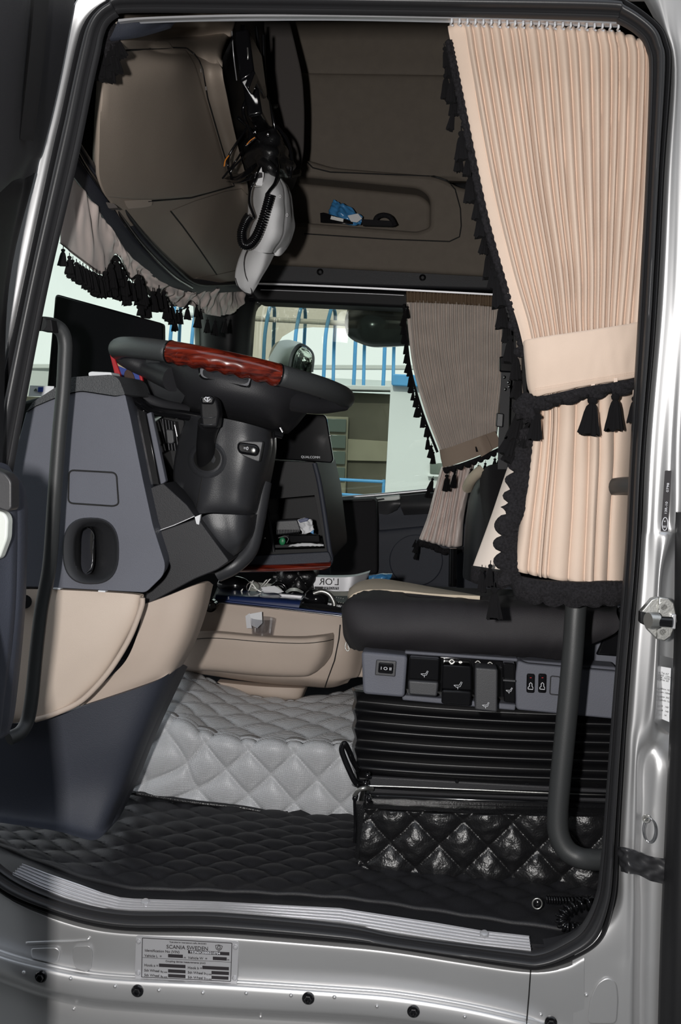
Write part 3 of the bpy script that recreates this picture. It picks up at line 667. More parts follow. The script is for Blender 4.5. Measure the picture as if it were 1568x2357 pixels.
# ---- upper far lining with the shelf recess
struct(loft('wall_far_lining', [[(560,40,1.95),(700,44,1.98),(1000,50,2.0),(1300,56,2.0)],[(560,110,2.0),(700,112,2.05),(1000,118,2.06),(1300,124,2.06)],
    [(560,160,2.04),(700,166,2.09),(1000,170,2.1),(1300,176,2.1)],[(560,176,2.02),(700,180,2.07),(1000,186,2.08),(1300,192,2.08)],
    [(560,300,2.02),(700,300,2.07),(1000,310,2.08),(1300,320,2.08)],[(560,405,2.04),(700,410,2.09),(1000,415,2.09),(1300,425,2.09)]], 'lining', None, 8, 8, th=.03))
e = thing('shelf_unit', 'brown moulded side shelf above the far window with a deep storage recess', 'shelf', W(900, 600, 2.05))
sh = prism('shelf_body', rnd([(600,366),(706,366),(760,384),(1010,404),(1060,432),(1200,440),(1200,640),(560,605)], [0,20,30,60,20,0,0,0]), 1.93, .22, 'lining', e, .02, ang=60)
ct = cutter(rnd([(560,392),(760,412),(965,432),(990,452),(990,522),(960,532),(660,508),(560,500)], [0,20,25,20,10,10,10,0]), 1.93, .14)
cut(sh, ct); SH = bvh(sh)
prism('shelf_back', [(540,380),(1010,420),(1010,540),(540,520)], 2.078, .02, 'lining', e, 0)
seam('panel_groove', [(706,372),(720,386),(760,396),(900,402),(1000,406),(1030,416),(1048,436),(1060,480),(1062,520),(1058,545),(1035,556),(900,551),(700,538)], SH, .0022, 'groove', e)
e = thing('packet', 'crumpled glossy blue plastic packet lying in the far shelf recess', 'packet', W(800, 512, 2.0))
loft('wrapper', [[(768,459,1.985),(780,466,1.975),(795,470,1.97),(832,500,1.97)],[(760,478,1.98),(778,486,1.955),(800,492,1.95),(834,504,1.96)],[(753,492,1.98),(775,500,1.955),(800,508,1.95),(832,512,1.96)],[(752,500,1.98),(775,508,1.97),(800,516,1.96),(830,517,1.965)]], 'blue_plastic', e, 10, 8, th=.01,
     disp=lambda u, v: .010*noise.noise(Vector((u*6, v*6, 5))))
prism('label_patch', [(800,496),(824,491),(834,503),(822,512),(808,510)], 1.938, .004, 'paper', e, .001)
e = thing('cassette', 'clear and black plastic case leaning in the front of the shelf recess', 'case', W(775, 514, 1.96))
prism('case', [(737,490),(745,489),(812,509),(813,516),(738,512)], 1.945, .006, 'black_gloss', e, .001)
prism('window_pane', [(762,496),(792,503),(790,511),(760,505)], 1.943, .003, 'steel', e, .001)
e = thing('strap', 'black looped strap lying at the right end of the shelf recess', 'strap', W(870, 518, 1.97))
tube('loop', [(862,516,1.96),(868,500,1.96),(884,495,1.96),(900,502,1.96),(910,520,1.96)], .008, 'thread', e, 10, 6)
prism('pad', rnd([(832,504),(900,508),(905,520),(834,518)], 4), 1.95, .03, 'seat_cloth', e, .004)
# trim bar with two screws, curtain rail below it
e = thing('trim_bar', 'black horizontal trim bar with two screws below the brown shelf', 'trim', W(850, 650, 1.95))
prism('bar', [(570,596),(1250,636),(1250,672),(570,650)], 1.95, .12, 'charcoal', e, .01)
for x, y in [(737,626),(973,639)]:
    lathe('screw', [(.011, .002), (.011, -.002), (.007, -.003), (.005, .001)], W(x, y, 1.949), (0, 1, 0), 'black_gloss', e, 18)
e = thing('far_curtain_rail', 'thin aluminium curtain rail above the far side window', 'rail', W(850, 665, 1.96))
loft('rail', [[(470,652,2.0),(600,651,1.95),(850,661,1.95),(1250,682,1.95)],[(470,656,2.0),(600,655,1.95),(850,665,1.95),(1250,686,1.95)]], 'alu', e, 6, 2, th=.015)
prism('rail_back', [(560,656),(1250,684),(1250,722),(590,694)], 2.0, .16, 'black_plastic', e, .01)
tube('lower_bead', [(600,667,1.99),(850,676,1.99),(930,680,1.99)], .0016, 'alu', e, 6, 2)
e = thing('header_tube', 'black roller tube along the top of the far window', 'tube', W(700, 690, 2.1))
tube('roller', [(575,684,2.07),(750,688,2.07),(932,700,2.07)], .016, 'black_gloss', e, 14, 3)

# ---- ceiling hatch side panel
e = thing('roof_locker', 'dark grey-brown overhead locker edge hanging left of the far lining', 'locker', W(650, 60, 1.75))
lk = prism('locker_side', rnd([(585,30),(664,34),(682,110),(697,175),(702,260),(700,350),(692,392),(672,398),(640,402),(600,330)], [0,0,30,30,30,30,10,5,10,0]), 1.6, .3, 'lining_dark', e, .006, vec=(-.06, .3, 0)); LK = bvh(lk)
prism('lid_lip', rnd([(672,392),(692,388),(690,400),(655,408),(640,402)], 3), 1.595, .03, 'lining', e, .003)
prism('catch_plate', rnd([(604,134),(618,138),(620,156),(606,160)], 4), 1.596, .006, 'lining_dark', e, .002)
tube('clip', [(618,244),(640,244)], .006, 'steel', e, 8, 2, Y=1.59); blob('clip_knob', (632,246,1.585), (.009,.006,.007), 'steel', e, sc=2)

# ---- overhead console over the windshield
e = thing('overhead_console', 'beige moulded overhead console above the windshield with a large locker lid', 'console', W(400, 620, 1.2))
rows = [[WX(232,60,-.642,.1), WX(300,48,-.600,.1), W(420,36,.80), W(482,33,.93), W(549,30,.98)],
        [WX(236,92,-.643,.1), WX(300,82,-.604,.1), W(420,66,.83), W(480,58,.96), W(545,44,1.01)],
        [WX(238,118,-.645,.1), WX(300,104,-.61,.1), W(415,98,.86), W(462,95,1.02), W(530,90,1.06)],
        [WX(238,150,-.66,.1), WX(300,140,-.63,.1), WX(405,136,-.595), WX(466,145,-.597), W(512,150,WX(466,145,-.597).y)]]
for (pts, X) in [([(234,230),(300,225),(405,225),(480,227),(524,228)], -.592), ([(228,330),(305,320),(420,320),(510,324),(545,325)], -.605), ([(228,420),(330,425),(440,430),(541,427),(570,425)], -.622)]:
    r = [WX(x, y, X-o, .1) for (x, y), o in zip(pts, (.07, .045, .015, 0, 0))]; r[4] = W(pts[4][0], pts[4][1], r[3].y+.01); rows.append(r)
for (pts, X) in [([(262,478),(360,480),(450,488),(535,496),(575,500)], -.64), ([(318,560),(400,560),(470,568),(540,574),(580,575)], -.66), ([(400,630),(450,625),(500,622),(545,616),(580,610)], -.68), ([(446,656),(480,655),(515,652),(550,646),(580,640)], -.695)]:
    rows.append([WX(x, y, X-o, .1) for (x, y), o in zip(pts, (.06, .04, .015, 0, -.01))])
con = loft('console_shell', rows, 'console', e, 14, 8, th=.05, ang=180, tv=(-.4, .6, .6)); CON = bvh(con)
# locker lid: a raised shell following the console
def surfpatch(name, rows, tree, off, m, parent, nu=10, nv=10, ang=180):
    R = []
    for r in rows: R.append([Vector((x, y, 0)) for x, y in r])
    NU = nu*(len(R[0])-1)+1; NV = nv*(len(R)-1)+1
    L = [[cr1(r, i/(NU-1)) for i in range(NU)] for r in R]; V = []; 
    G = [[cr1([L[k][i] for k in range(len(R))], j/(NV-1)) for i in range(NU)] for j in range(NV)]
    V = [on(tree, q.x, q.y, off) for r in G for q in r]; B = [on(tree, q.x, q.y, -.001) for r in G for q in r]; N = len(V)
    Fc = [[j*NU+i, j*NU+i+1, (j+1)*NU+i+1, (j+1)*NU+i] for j in range(NV-1) for i in range(NU-1)]
    per = [i for i in range(NU)] + [j*NU+NU-1 for j in range(1, NV)] + [(NV-1)*NU+i for i in range(NU-2, -1, -1)] + [j*NU for j in range(NV-2, 0, -1)]
    Fc += [[per[k], N+per[k], N+per[(k+1) % len(per)], per[(k+1) % len(per)]] for k in range(len(per))]
    return obj(name, V+B, Fc, m, parent, ang=70)
lid = surfpatch('locker_lid', [[(238,122),(330,115),(400,113),(428,115)],[(237,150),(330,146),(410,145),(450,152)],[(232,230),(330,228),(410,228),(474,230)],[(229,330),(330,330),(420,330),(504,330)],[(229,404),(330,408),(430,402),(522,392)],[(246,454),(340,460),(440,452),(534,428)]], CON, .005, 'console', e)
LIDG = surfpatch('lid_grip', [[(262,94),(330,93),(380,94),(390,98)],[(255,104),(330,103),(385,104),(398,110)],[(250,114),(330,112),(390,111),(402,112)]], CON, .012, 'console', lid, 8, 6)
seam('lid_gap', [(238,119),(330,113),(402,110),(428,111),(446,124),(458,140),(466,160),(478,226),(508,330),(527,392),(539,428),(440,455),(340,463)], CON, .0022, 'groove', e)
surfpatch('release_tab', [[(286,462),(330,460),(348,460)],[(290,472),(330,472),(352,466)],[(296,481),(330,478),(350,474)]], CON, .006, 'beige_mid', e, 6, 6)
seam('door_gap', [(392,485),(420,520),(460,575),(499,632)], CON, .002, 'groove', e)
seam('panel_line', [(392,485),(450,462),(520,440),(556,434),(570,448)], CON, .0012, 'lining', e)
seam('lower_line', [(450,640),(500,632),(545,622)], CON, .0012, 'lining', e)
for x, y in [(462,162),(474,203)]: patch('hinge_cap', rnd([(x-2,y-4),(x+2,y-4),(x+3,y+5),(x-1,y+5)], 1), CON, .008, 'alu', e, .001)
# dark panel over the top near corner
e = thing('roof_edge_panel', 'small dark panel in the top front corner above the beige console', 'panel', W(320, 80, .2))
loft('panel', [[(272,46,.06),(350,40,.1),(430,38,.2)],[(262,70,.06),(340,58,.1),(400,48,.18)],[(252,90,.06),(320,80,.1),(390,60,.16)]], 'blue_grey_dark', e, 6, 6, th=.012)
# dark frame between console and windshield
e = thing('windshield_header', 'long dark blue-grey header strip between console and windshield pelmet', 'trim', W(300, 560, .9))
def wx(pts, X): return [WX(x, y, X, .06) for x, y in pts]
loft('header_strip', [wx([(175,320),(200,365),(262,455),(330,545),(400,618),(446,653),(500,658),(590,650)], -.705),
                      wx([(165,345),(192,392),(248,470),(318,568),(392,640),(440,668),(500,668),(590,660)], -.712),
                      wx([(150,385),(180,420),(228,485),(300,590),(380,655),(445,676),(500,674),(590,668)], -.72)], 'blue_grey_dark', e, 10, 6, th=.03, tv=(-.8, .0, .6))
tube('bead', wx([(176,322),(204,366),(266,455),(334,545),(404,617),(449,652),(500,656),(580,650)], -.700), .004, 'charcoal', e, 8, 8)
tube('curtain_track', wx([(172,340),(198,385),(256,466),(324,560),(396,632),(442,662)], -.704), .004, 'black_gloss', e, 8, 8)
prism('lamp', rnd([(243,465),(262,468),(272,478),(250,480)], 3), WX(255, 472, -.70).y, .02, 'lining_dark', e, .002)
# outer front panel that closes the cab above the windshield
struct(box('wall_front_upper', (-.84, .04, 2.50), (-.80, 2.45, 3.42), 'black_plastic', None, 0))

# ---- black equipment bay with radios and cables
YO[0] = .20
e = thing('equipment_bay', 'glossy black radio bay running down between console and roof locker', 'panel', W(560, 300, 1.3))
loft('bay_shell', [[(548,36,.62),(575,36,.9),(606,36,1.4)],[(532,90,.58),(575,90,.9),(608,90,1.4)],[(511,148,.56),(565,150,.9),(612,150,1.45)],[(524,228,.68),(570,230,1.0),(618,230,1.5)],[(548,325,.88),(590,320,1.1),(632,310,1.55)],[(568,400,1.04),(605,400,1.2),(655,400,1.6)],[(580,440,1.08),(612,440,1.25),(665,440,1.65)]], 'black_plastic', e, 8, 8, th=.03)
prism('radio', [(536,70),(572,64),(586,170),(552,190)], .62, .2, 'black_gloss', e, .006)
prism('tape_deck', [(556,180),(590,176),(604,262),(570,270)], .72, .2, 'black_gloss', e, .006)
tube('bezel_wire', [(534,72,.60),(538,130,.60),(545,185,.64)], .0012, 'alu', e, 6, 4)
tube('bezel_bead', [(570,110,.62),(571,135,.62),(564,155,.64)], .0018, 'steel', e, 6, 4)
prism('switch_block', [(563,195),(580,160),(588,165),(572,206)], .60, .05, 'black_gloss', e, .003)
e = thing('cable_bundle', 'tangle of black cables hanging from the radio bay', 'cables', W(600, 300, .95))
for pts in [[(560,60,.7),(590,180,.85),(600,300,.92),(612,380,.92)],[(606,80,.9),(610,200,.92),(622,330,.9),(640,400,.9)],[(548,270,.8),(580,300,.85),(604,330,.9),(606,400,.9)],
            [(636,290,.95),(662,325,.95),(672,370,.95),(668,410,.95)],[(590,60,.85),(604,180,.9),(632,290,.95),(640,380,.95)],[(572,220,.75),(560,260,.75),(590,320,.85),(630,330,.85)]]:
    tube('cable', pts, .0045, 'black_gloss', e, 8, 8)
e = thing('hanging_pouch', 'crumpled black cloth bag hung between the radio bay and the cap', 'bag', W(610, 400, .95))
loft('bag', [[(575,300,.95),(600,296,.88),(632,296,.86),(642,310,.95)],[(560,345,.95),(595,340,.84),(636,340,.84),(662,345,.95)],[(565,380,.95),(600,380,.85),(640,380,.86),(672,378,.95)],[(590,400,.95),(612,402,.90),(640,404,.90),(668,402,.95)]], 'leather', e, 8, 8, th=.03,
     disp=lambda u, v: .014*noise.noise(Vector((u*5, v*5, 9))))
tube('bulge', [(608,376,.84),(622,386,.82),(634,402,.84)], lambda t, a: .016*(1-.4*t), 'leather', e, 12, 6)
for x, y in [(587,303),(617,308)]: blob('clasp', (x,y,.84), (.006,.004,.007), 'chrome', e, sc=2)
# sunglasses
e = thing('sunglasses', 'black sunglasses with orange temple stripes hung by the radio bay', 'glasses', W(550, 405, .80))
loft('lens', [[(515,411,.80),(545,414,.78),(575,400,.80),(592,380,.84)],[(540,400,.82),(556,398,.80),(575,384,.81),(590,374,.84)]], 'black_gloss', e, 8, 5, th=.004)
loft('lens', [[(520,418,.83),(548,421,.81),(580,412,.83),(600,398,.87)],[(545,414,.84),(560,412,.82),(582,402,.83),(598,392,.87)]], 'black_gloss', e, 8, 5, th=.004)
tube('temple', [(512,411,.80),(530,388,.79),(545,368,.78),(556,350,.80)], .0026, 'black_gloss', e, 8, 6)
tube('temple', [(534,408,.82),(525,384,.80),(527,360,.80),(543,332,.80),(567,296,.82)], .0032, 'black_gloss', e, 8, 6)
tube('temple', [(530,398,.81),(538,385,.81),(560,362,.82)], .0026, 'black_gloss', e, 8, 6)
tube('orange_stripe', [(516,383,.79),(519,369,.786),(527,358,.79)], .0014, 'orange', e, 6, 5)
tube('orange_stripe', [(568,333,.80),(576,324,.80),(587,316,.80)], .0014, 'orange', e, 6, 5)
tube('temple_tip', [(566,336,.802),(576,328,.802),(590,316,.802)], .003, 'black_gloss', e, 6, 5)

# ---- white cap
e = thing('baseball_cap', 'white baseball cap with dark piped brim hanging upside down by its strap', 'cap', W(615, 400, .95))
capm = [[(596,402,.90),(612,398,.84),(632,402,.84),(645,408,.88),(652,414,.95)],
        [(580,430,.90),(605,426,.80),(636,430,.79),(658,432,.86),(668,442,.95)],
        [(572,470,.90),(600,468,.78),(638,470,.76),(664,476,.84),(676,492,.95)],
        [(568,510,.90),(598,510,.78),(636,512,.76),(662,520,.84),(677,530,.95)],
        [(563,545,.90),(592,548,.79),(628,552,.77),(652,556,.84),(668,558,.95)],
        [(560,575,.90),(586,580,.81),(614,582,.80),(634,582,.86),(652,582,.95)]]
loft('crown', capm, 'white_cap', e, 10, 8, th=.004, disp=lambda u, v: .003*noise.noise(Vector((u*5, v*6, 1))) - (.003 if abs(u-.62) < .01 else 0))
loft('crown_front', [[(652,414,.95),(668,440,1.0),(676,500,1.02),(668,558,1.0)],[(654,420,.97),(664,445,1.08),(668,500,1.10),(655,560,1.08)]], 'white_cap', e, 8, 4, th=.004)
loft('inner_band', [[(640,552,.86),(660,540,.88),(667,536,.94)],[(636,566,.86),(650,562,.87),(664,556,.93)],[(630,588,.87),(645,588,.88),(660,572,.93)]], 'white_cap', e, 8, 6, th=.003)
brim = [[(560,570,.90),(585,576,.81),(612,584,.79),(632,584,.86)],
        [(548,600,.885),(578,604,.82),(604,612,.81),(618,612,.85)],
        [(541,632,.88),(566,636,.84),(590,642,.83),(601,640,.85)],
        [(545,656,.88),(562,660,.86),(580,662,.855),(590,660,.86)],
        [(560,671,.88),(568,674,.875),(575,676,.875),(580,676,.88)]]
br = loft('brim', brim, 'white_cap', e, 8, 8, th=.004); BR = bvh(br)
tube('piping', [(571,573,.805),(564,590,.826),(562,610,.832),(566,635,.836),(575,655,.85),(580,674,.87),(572,678,.872),(560,671,.876),(549,660,.876),(542,640,.874)], .0014, 'black_ink', e, 6, 8)
prism('strap', [(590,396),(607,396),(607,404),(603,428),(589,426),(586,410)], .80, .005, 'white_cap', e, .001)
prism('strap_patch', [(586,398),(604,398),(604,408),(588,412)], .797, .003, 'black_ink', e, .0005)
prism('strap_end', [(594,400),(602,384),(604,398)], .80, .003, 'white_cap', e, .0005)
tube('buckle', [(586,429),(606,429),(606,426)], .0016, 'steel', e, 6, 2, Y=.797)
for x, y in [(661,495),(645,452)]:
    V, Fc = sweep([W(x+2.2*math.cos(a), y+3.4*math.sin(a), .775 if x < 650 else .81) for a in [2*PI*k/10 for k in range(10)]], .0007, 6, True); obj('eyelet', V, Fc, 'white_cap', e)
# ---- radio microphone cord
e = thing('microphone_cable', 'black coiled microphone cord draped over the white cap', 'cord', W(600, 400, .75))
coil('coil', [(622,450,.735),(614,480,.735),(603,515,.735),(590,545,.735),(574,563,.735),(560,560,.735),(557,535,.735),(566,510,.735),(574,498,.735)], .0098, .0030, 48, 'black_gloss', e, n=6, steps=12)
tube('lead', [(636,360,.86),(640,390,.80),(634,420,.77),(622,437,.75),(614,448,.735)], .0042, 'black_gloss', e, 8, 8)
tube('lead', [(600,380,.85),(590,410,.775),(577,435,.77),(574,465,.75),(580,485,.74),(585,500,.735),(576,504,.735)], .0034, 'black_gloss', e, 8, 8)

YO[0] = 0
# ================================================================ DASHBOARD SIDE
e = thing('dashboard_end', 'blue-grey dashboard end panel with textured cap and oval air vent', 'dashboard', W(220, 1365, .25))
pn = prism('end_panel', rnd([(60,950),(82,936),(120,920),(160,906),(188,901),(266,913),(288,908),(300,960),(328,1100),(352,1210),(381,1300),(376,1325),(336,1364),(112,1352),(20,1350),(20,1100)], [2,2,5,10,12,8,4,10,10,10,16,20,10,2,2,10]), .20, .16, 'blue_grey', e, .012, vec=(-.03, .2, 0))
cut(pn, cutter(oval(209, 1268, 60, 72, 40, 2.6), .20, .4)); PN = bvh(pn)
prism('end_cap', rnd([(60,948),(76,925),(130,890),(163,868),(256,862),(274,872),(288,908),(266,911),(188,899),(160,904),(120,918),(82,934)], [2,6,10,10,8,10,3,8,10,10,5,2]), .197, .2, 'grained', e, .006)
V = [on(PN, x, y, .0) for x, y in rnd([(159,1082),(268,1088),(273,1160),(262,1165),(157,1158)], 12)]
V, Fc = sweep(V, .0016, 6, True); obj('cover_seam', V, Fc, 'groove', e)
def ovr(cx, cy, rx, ry, Y, pw=2.6): return [W(x, y, Y) for x, y in oval(cx, cy, rx, ry, 40, pw)]
def ringloft(name, rings, m, parent, ang=60, cap=False):
    V = [p for r in rings for p in r]; n = len(rings[0]); Fc = []
    for i in range(len(rings)-1):
        for k in range(n): Fc.append([i*n+k, i*n+(k+1) % n, (i+1)*n+(k+1) % n, (i+1)*n+k])
    if cap: Fc.append([(len(rings)-1)*n+k for k in range(n)])
    return obj(name, V, Fc, m, parent, ang=ang)
ringloft('vent_bezel', [ovr(209,1268,64,76,.205), ovr(209,1268,65,77,.196), ovr(209,1268,62,74,.192), ovr(212,1268,57,70,.196), ovr(216,1268,50,66,.206), ovr(216,1268,46,64,.215), ovr(210,1268,37,58,.235), ovr(208,1268,31,56,.25), ovr(206,1266,22,56,.27,3), ovr(203,1266,19,54,.31,3)], 'dark_plastic', e)
ringloft('vent_duct', [ovr(199,1266,19,56,.272,3), ovr(197,1266,18,54,.36,3)], 'groove', e, cap=True)
tube('chrome_edge', [(200,1214),(209,1219),(216,1232),(215,1250),(213,1275),(212,1300),(208,1310),(198,1319)], .0011, 'chrome', e, 6, 6, Y=.268)
for x in (130, 234): prism('clip', [(x-8,1353+(x-130)*.06),(x+8,1354+(x-130)*.06),(x+8,1357+(x-130)*.06),(x-8,1356+(x-130)*.06)], .195, .02, 'paper', e, 0)
# beige lower side panels
e = thing('lower_side_panel', 'beige curved lower side panel under the blue-grey dashboard end', 'panel', W(200, 1650, .25))
loft('panel_face', [[(18,1357,.20),(110,1357,.20),(240,1363,.20),(316,1369,.205),(326,1376,.23)],
                    [(14,1420,.20),(104,1420,.195),(225,1425,.195),(306,1420,.205),(316,1422,.23)],
                    [(10,1500,.20),(98,1500,.192),(190,1500,.192),(268,1492,.205),(280,1495,.23)],
                    [(6,1570,.20),(90,1570,.192),(160,1568,.195),(222,1562,.205),(238,1568,.23)],
                    [(2,1640,.20),(82,1650,.20),(130,1635,.20),(168,1618,.205),(190,1622,.23)],
                    [(2,1668,.22),(81,1658,.21),(130,1645,.21),(170,1626,.215),(196,1618,.23)]], 'beige', e, 10, 8, th=.02)
tube('edge_bead', [(328,1376,.2),(325,1400,.2),(300,1465,.2),(262,1530,.2),(222,1580,.2),(180,1618,.2),(120,1645,.2),(81,1657,.2)], .0052, 'beige_mid', e, 10, 8)
e = thing('knee_panel', 'beige rounded knee panel behind the lower side panel', 'panel', W(380, 1600, .35))
loft('panel_face', [[(322,1395,.27),(380,1374,.28),(440,1350,.30),(470,1342,.33),(484,1350,.38)],
                    [(322,1440,.27),(370,1430,.28),(430,1410,.295),(458,1405,.33),(470,1408,.38)],
                    [(290,1520,.27),(345,1500,.28),(408,1480,.295),(436,1474,.33),(446,1476,.38)],
                    [(230,1580,.27),(300,1565,.28),(370,1545,.295),(402,1536,.32),(414,1536,.37)],
                    [(190,1625,.27),(260,1604,.28),(350,1572,.30),(390,1552,.31),(402,1545,.36)]], 'beige_mid', e, 10, 8, th=.03)
tube('round_knob', [(57,1385,.18),(57,1385,.21)], .013, 'black_plastic', e, 16, 1)
# footwell pillar
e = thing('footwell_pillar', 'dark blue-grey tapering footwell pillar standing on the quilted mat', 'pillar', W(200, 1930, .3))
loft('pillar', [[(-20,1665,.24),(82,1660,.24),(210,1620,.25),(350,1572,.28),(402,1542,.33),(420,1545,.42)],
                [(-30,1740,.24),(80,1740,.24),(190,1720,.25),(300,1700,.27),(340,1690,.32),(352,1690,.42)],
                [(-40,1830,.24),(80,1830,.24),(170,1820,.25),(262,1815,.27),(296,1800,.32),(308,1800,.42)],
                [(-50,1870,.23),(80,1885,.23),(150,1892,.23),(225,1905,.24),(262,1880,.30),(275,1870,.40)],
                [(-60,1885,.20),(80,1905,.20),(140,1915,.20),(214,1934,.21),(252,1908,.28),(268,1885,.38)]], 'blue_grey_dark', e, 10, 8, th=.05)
# dark inner dash backing
e = thing('dashboard', 'black inner dashboard behind the steering column with slatted air outlet', 'dashboard', W(500, 1200, 1.0))
prism('dash_body', rnd([(30,930),(120,905),(290,905),(440,950),(560,985),(590,1040),(580,1200),(560,1300),(500,1320),(340,1330),(100,1330)], 10), .62, .6, 'black_plastic', e, .01)
ofr = prism('outlet_frame', rnd([(344,948),(425,966),(418,1040),(395,1120),(385,1112),(362,1020)], 6), .50, .12, 'black_plastic', e, .006)
prism('side_rail', [(337,952),(348,948),(382,1108),(370,1118)], .34, .02, 'blue_grey', e, .002)
prism('rail_side', [(300,925),(338,948),(371,1120),(345,1118),(330,1060)], .36, .2, 'black_gloss', e, .004)
for k in range(7):
    x = 358+k*7; prism('slat', [(x,960+k*1.6),(x+3,961+k*1.6),(x+12,1034+k*1),(x+9,1033+k)], .47, .04, 'dark_plastic', ofr, .001)
prism('outlet_knob', rnd([(381,988),(398,989),(401,1018),(396,1022),(385,1021)], 4), .455, .02, 'dark_plastic', ofr, .003)
tube('outlet_bead', [(402,978),(408,1005)], .0016, 'alu', e, 6, 2, Y=.46)
tube('cowl_edge', [(286,900,.30),(320,925,.34),(350,943,.38),(420,955,.42),(500,968,.44),(590,986,.46),(650,1000,.48)], .010, 'black_gloss', e, 10, 6)
tube('cowl_lip', [(288,892,.36),(330,915,.38),(372,932,.40),(430,944,.44)], .012, 'charcoal', e, 10, 6)

# ---- dark lower trim panels around the column
e = thing('column_surround', 'charcoal angular trim panels under the steering column', 'panel', W(420, 1370, .35))
prism('lower_trim', rnd([(346,1240),(352,1228),(455,1192),(528,1292),(500,1312),(450,1332),(342,1390),(332,1372),(374,1338),(394,1306),(384,1284)], [2,2,4,6,6,10,6,6,10,14,10]), .30, .10, 'charcoal', e, .006, vec=(.0, .12, 0))
prism('upper_trim', rnd([(352,1120),(375,1112),(430,1162),(450,1190),(352,1230),(332,1130)], 4), .31, .10, 'charcoal', e, .004)
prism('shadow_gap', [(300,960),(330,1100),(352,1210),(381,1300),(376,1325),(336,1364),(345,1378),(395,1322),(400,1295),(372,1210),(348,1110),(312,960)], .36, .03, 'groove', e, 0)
prism('bracket', [(448,1190),(462,1184),(458,1208),(452,1206)], .295, .01, 'paper', e, .0005)
tube('edge_line', [(345,1228,.298),(400,1209,.298),(448,1188,.298)], .0012, 'alu', e, 6, 2)

# ---- steering column shroud
e = thing('steering_column', 'charcoal steering column shroud with ignition switch and ring', 'steering column', W(520, 1290, .5))
Rr = [[(430,958,.44),(470,958,.36),(520,964,.345),(580,978,.35),(622,992,.40),(628,1000,.52)],
      [(412,1010,.44),(470,1010,.355),(520,1012,.34),(580,1020,.345),(622,1030,.40),(628,1040,.52)],
      [(400,1070,.44),(465,1070,.355),(515,1072,.34),(570,1078,.345),(606,1086,.40),(618,1100,.52)],
      [(402,1115,.44),(460,1125,.355),(510,1125,.345),(560,1128,.35),(594,1130,.40),(608,1140,.52)],
      [(430,1152,.42),(458,1160,.355),(505,1165,.35),(555,1168,.355),(586,1170,.40),(600,1180,.52)],
      [(434,1174,.42),(456,1182,.36),(500,1180,.36),(550,1184,.37),(580,1186,.41),(592,1190,.52)]]
sc = loft('shroud', Rr, 'column_plastic', e, 10, 8, th=.05); SC = bvh(sc)
Rl = [[(458,1196,.33),(480,1184,.325),(520,1184,.33),(562,1186,.345),(584,1188,.40),(592,1190,.5)],
      [(476,1226,.33),(494,1222,.325),(526,1222,.33),(560,1226,.345),(580,1226,.40),(590,1228,.5)],
      [(500,1262,.34),(514,1258,.335),(534,1256,.34),(556,1250,.35),(572,1244,.40),(584,1246,.5)],
      [(522,1292,.36),(530,1284,.36),(540,1278,.365),(552,1268,.37),(562,1262,.41),(574,1266,.5)]]
loft('lower_shroud', Rl, 'column_plastic', e, 10, 8, th=.05)
tube('underside', [(500,1320,.42),(540,1300,.42),(575,1262,.44),(590,1200,.46),(606,1110,.48)], .018, 'column_plastic', e, 12, 6)
seam('shroud_seam', [(467,1092),(462,1120),(457,1150),(450,1178)], SC, .0012, 'groove', e)
def ringat(cx, cy, r0, r1, name, m, dy=0.0):
    R = [[on(SC, x, y, .0005, .36) for x, y in oval(cx, cy, r0[0], r0[1], 32)], [on(SC, x, y, .004+dy, .36) for x, y in oval(cx, cy, (r0[0]+r1[0])/2, (r0[1]+r1[1])/2, 32)], [on(SC, x, y, .001+dy, .36) for x, y in oval(cx, cy, r1[0], r1[1], 32)]]
    return ringloft(name, R, m, e)
ringat(477, 1058, (45,43), (34,32), 'stalk_ring', 'column_plastic')
ringloft('stalk_well', [[on(SC, x, y, .0015, .36) for x, y in oval(477, 1055, 31, 29, 32)], [on(SC, x, y, .001, .36) for x, y in oval(477, 1055, 5, 5, 32)]], 'groove', e, cap=True)
prism('switch_plate', rnd([(543,1018),(550,1014),(606,1016),(597,1064),(584,1060),(546,1044)], 5), .338, .02, 'dark_plastic', e, .002)
rs_ = prism('rocker_switch', rnd([(548,1017),(590,1023),(598,1034),(592,1051),(550,1044),(544,1030)], 8), .325, .02, 'black_gloss', e, .005)
text('=0', 560, 1035, .3245, 8, 'white_ink', rs_, 6); blob('switch_glint', (583,1037,.326), (.006,.002,.006), 'steel', e, sc=2)
# ---- stalk
e = thing('control_stalk', 'black wiper control stalk with white washer symbol on its end', 'stalk', W(478, 1060, .36))
tube('stem', [(478,1062,.37),(474,1030,.34),(476,1000,.32),(481,975,.30)], lambda t, a: .0215-.003*math.sin(t*PI), 'black_plastic', e, 20, 6)
sh_ = prism('stalk_head', rnd([(459,918),(468,912),(490,912),(500,922),(505,950),(500,985),(464,985),(460,950)], 7), .262, .04, 'black_plastic', e, .007)
prism('end_cap', rnd([(462,914),(470,910),(487,911),(494,918),(490,931),(463,930)], 5), .256, .03, 'black_gloss', sh_, .004)
for y in (960, 976): tube('groove_ring', [(462,y,.266),(475,y+2,.258),(490,y+1,.258),(502,y-3,.268)], .0009, 'dark_plastic', e, 6, 4)
ic = [(469,917),(473,913),(477,915),(481,913),(485,916)]
tube('washer_icon', [(470,918),(474,914),(478,916),(482,914),(485,918),(478,925),(470,918)], .0010, 'white_ink', sh_, 6, 1, Y=.254)
tube('washer_icon', [(478,914),(478,923)], .0009, 'white_ink', sh_, 6, 1, Y=.254)

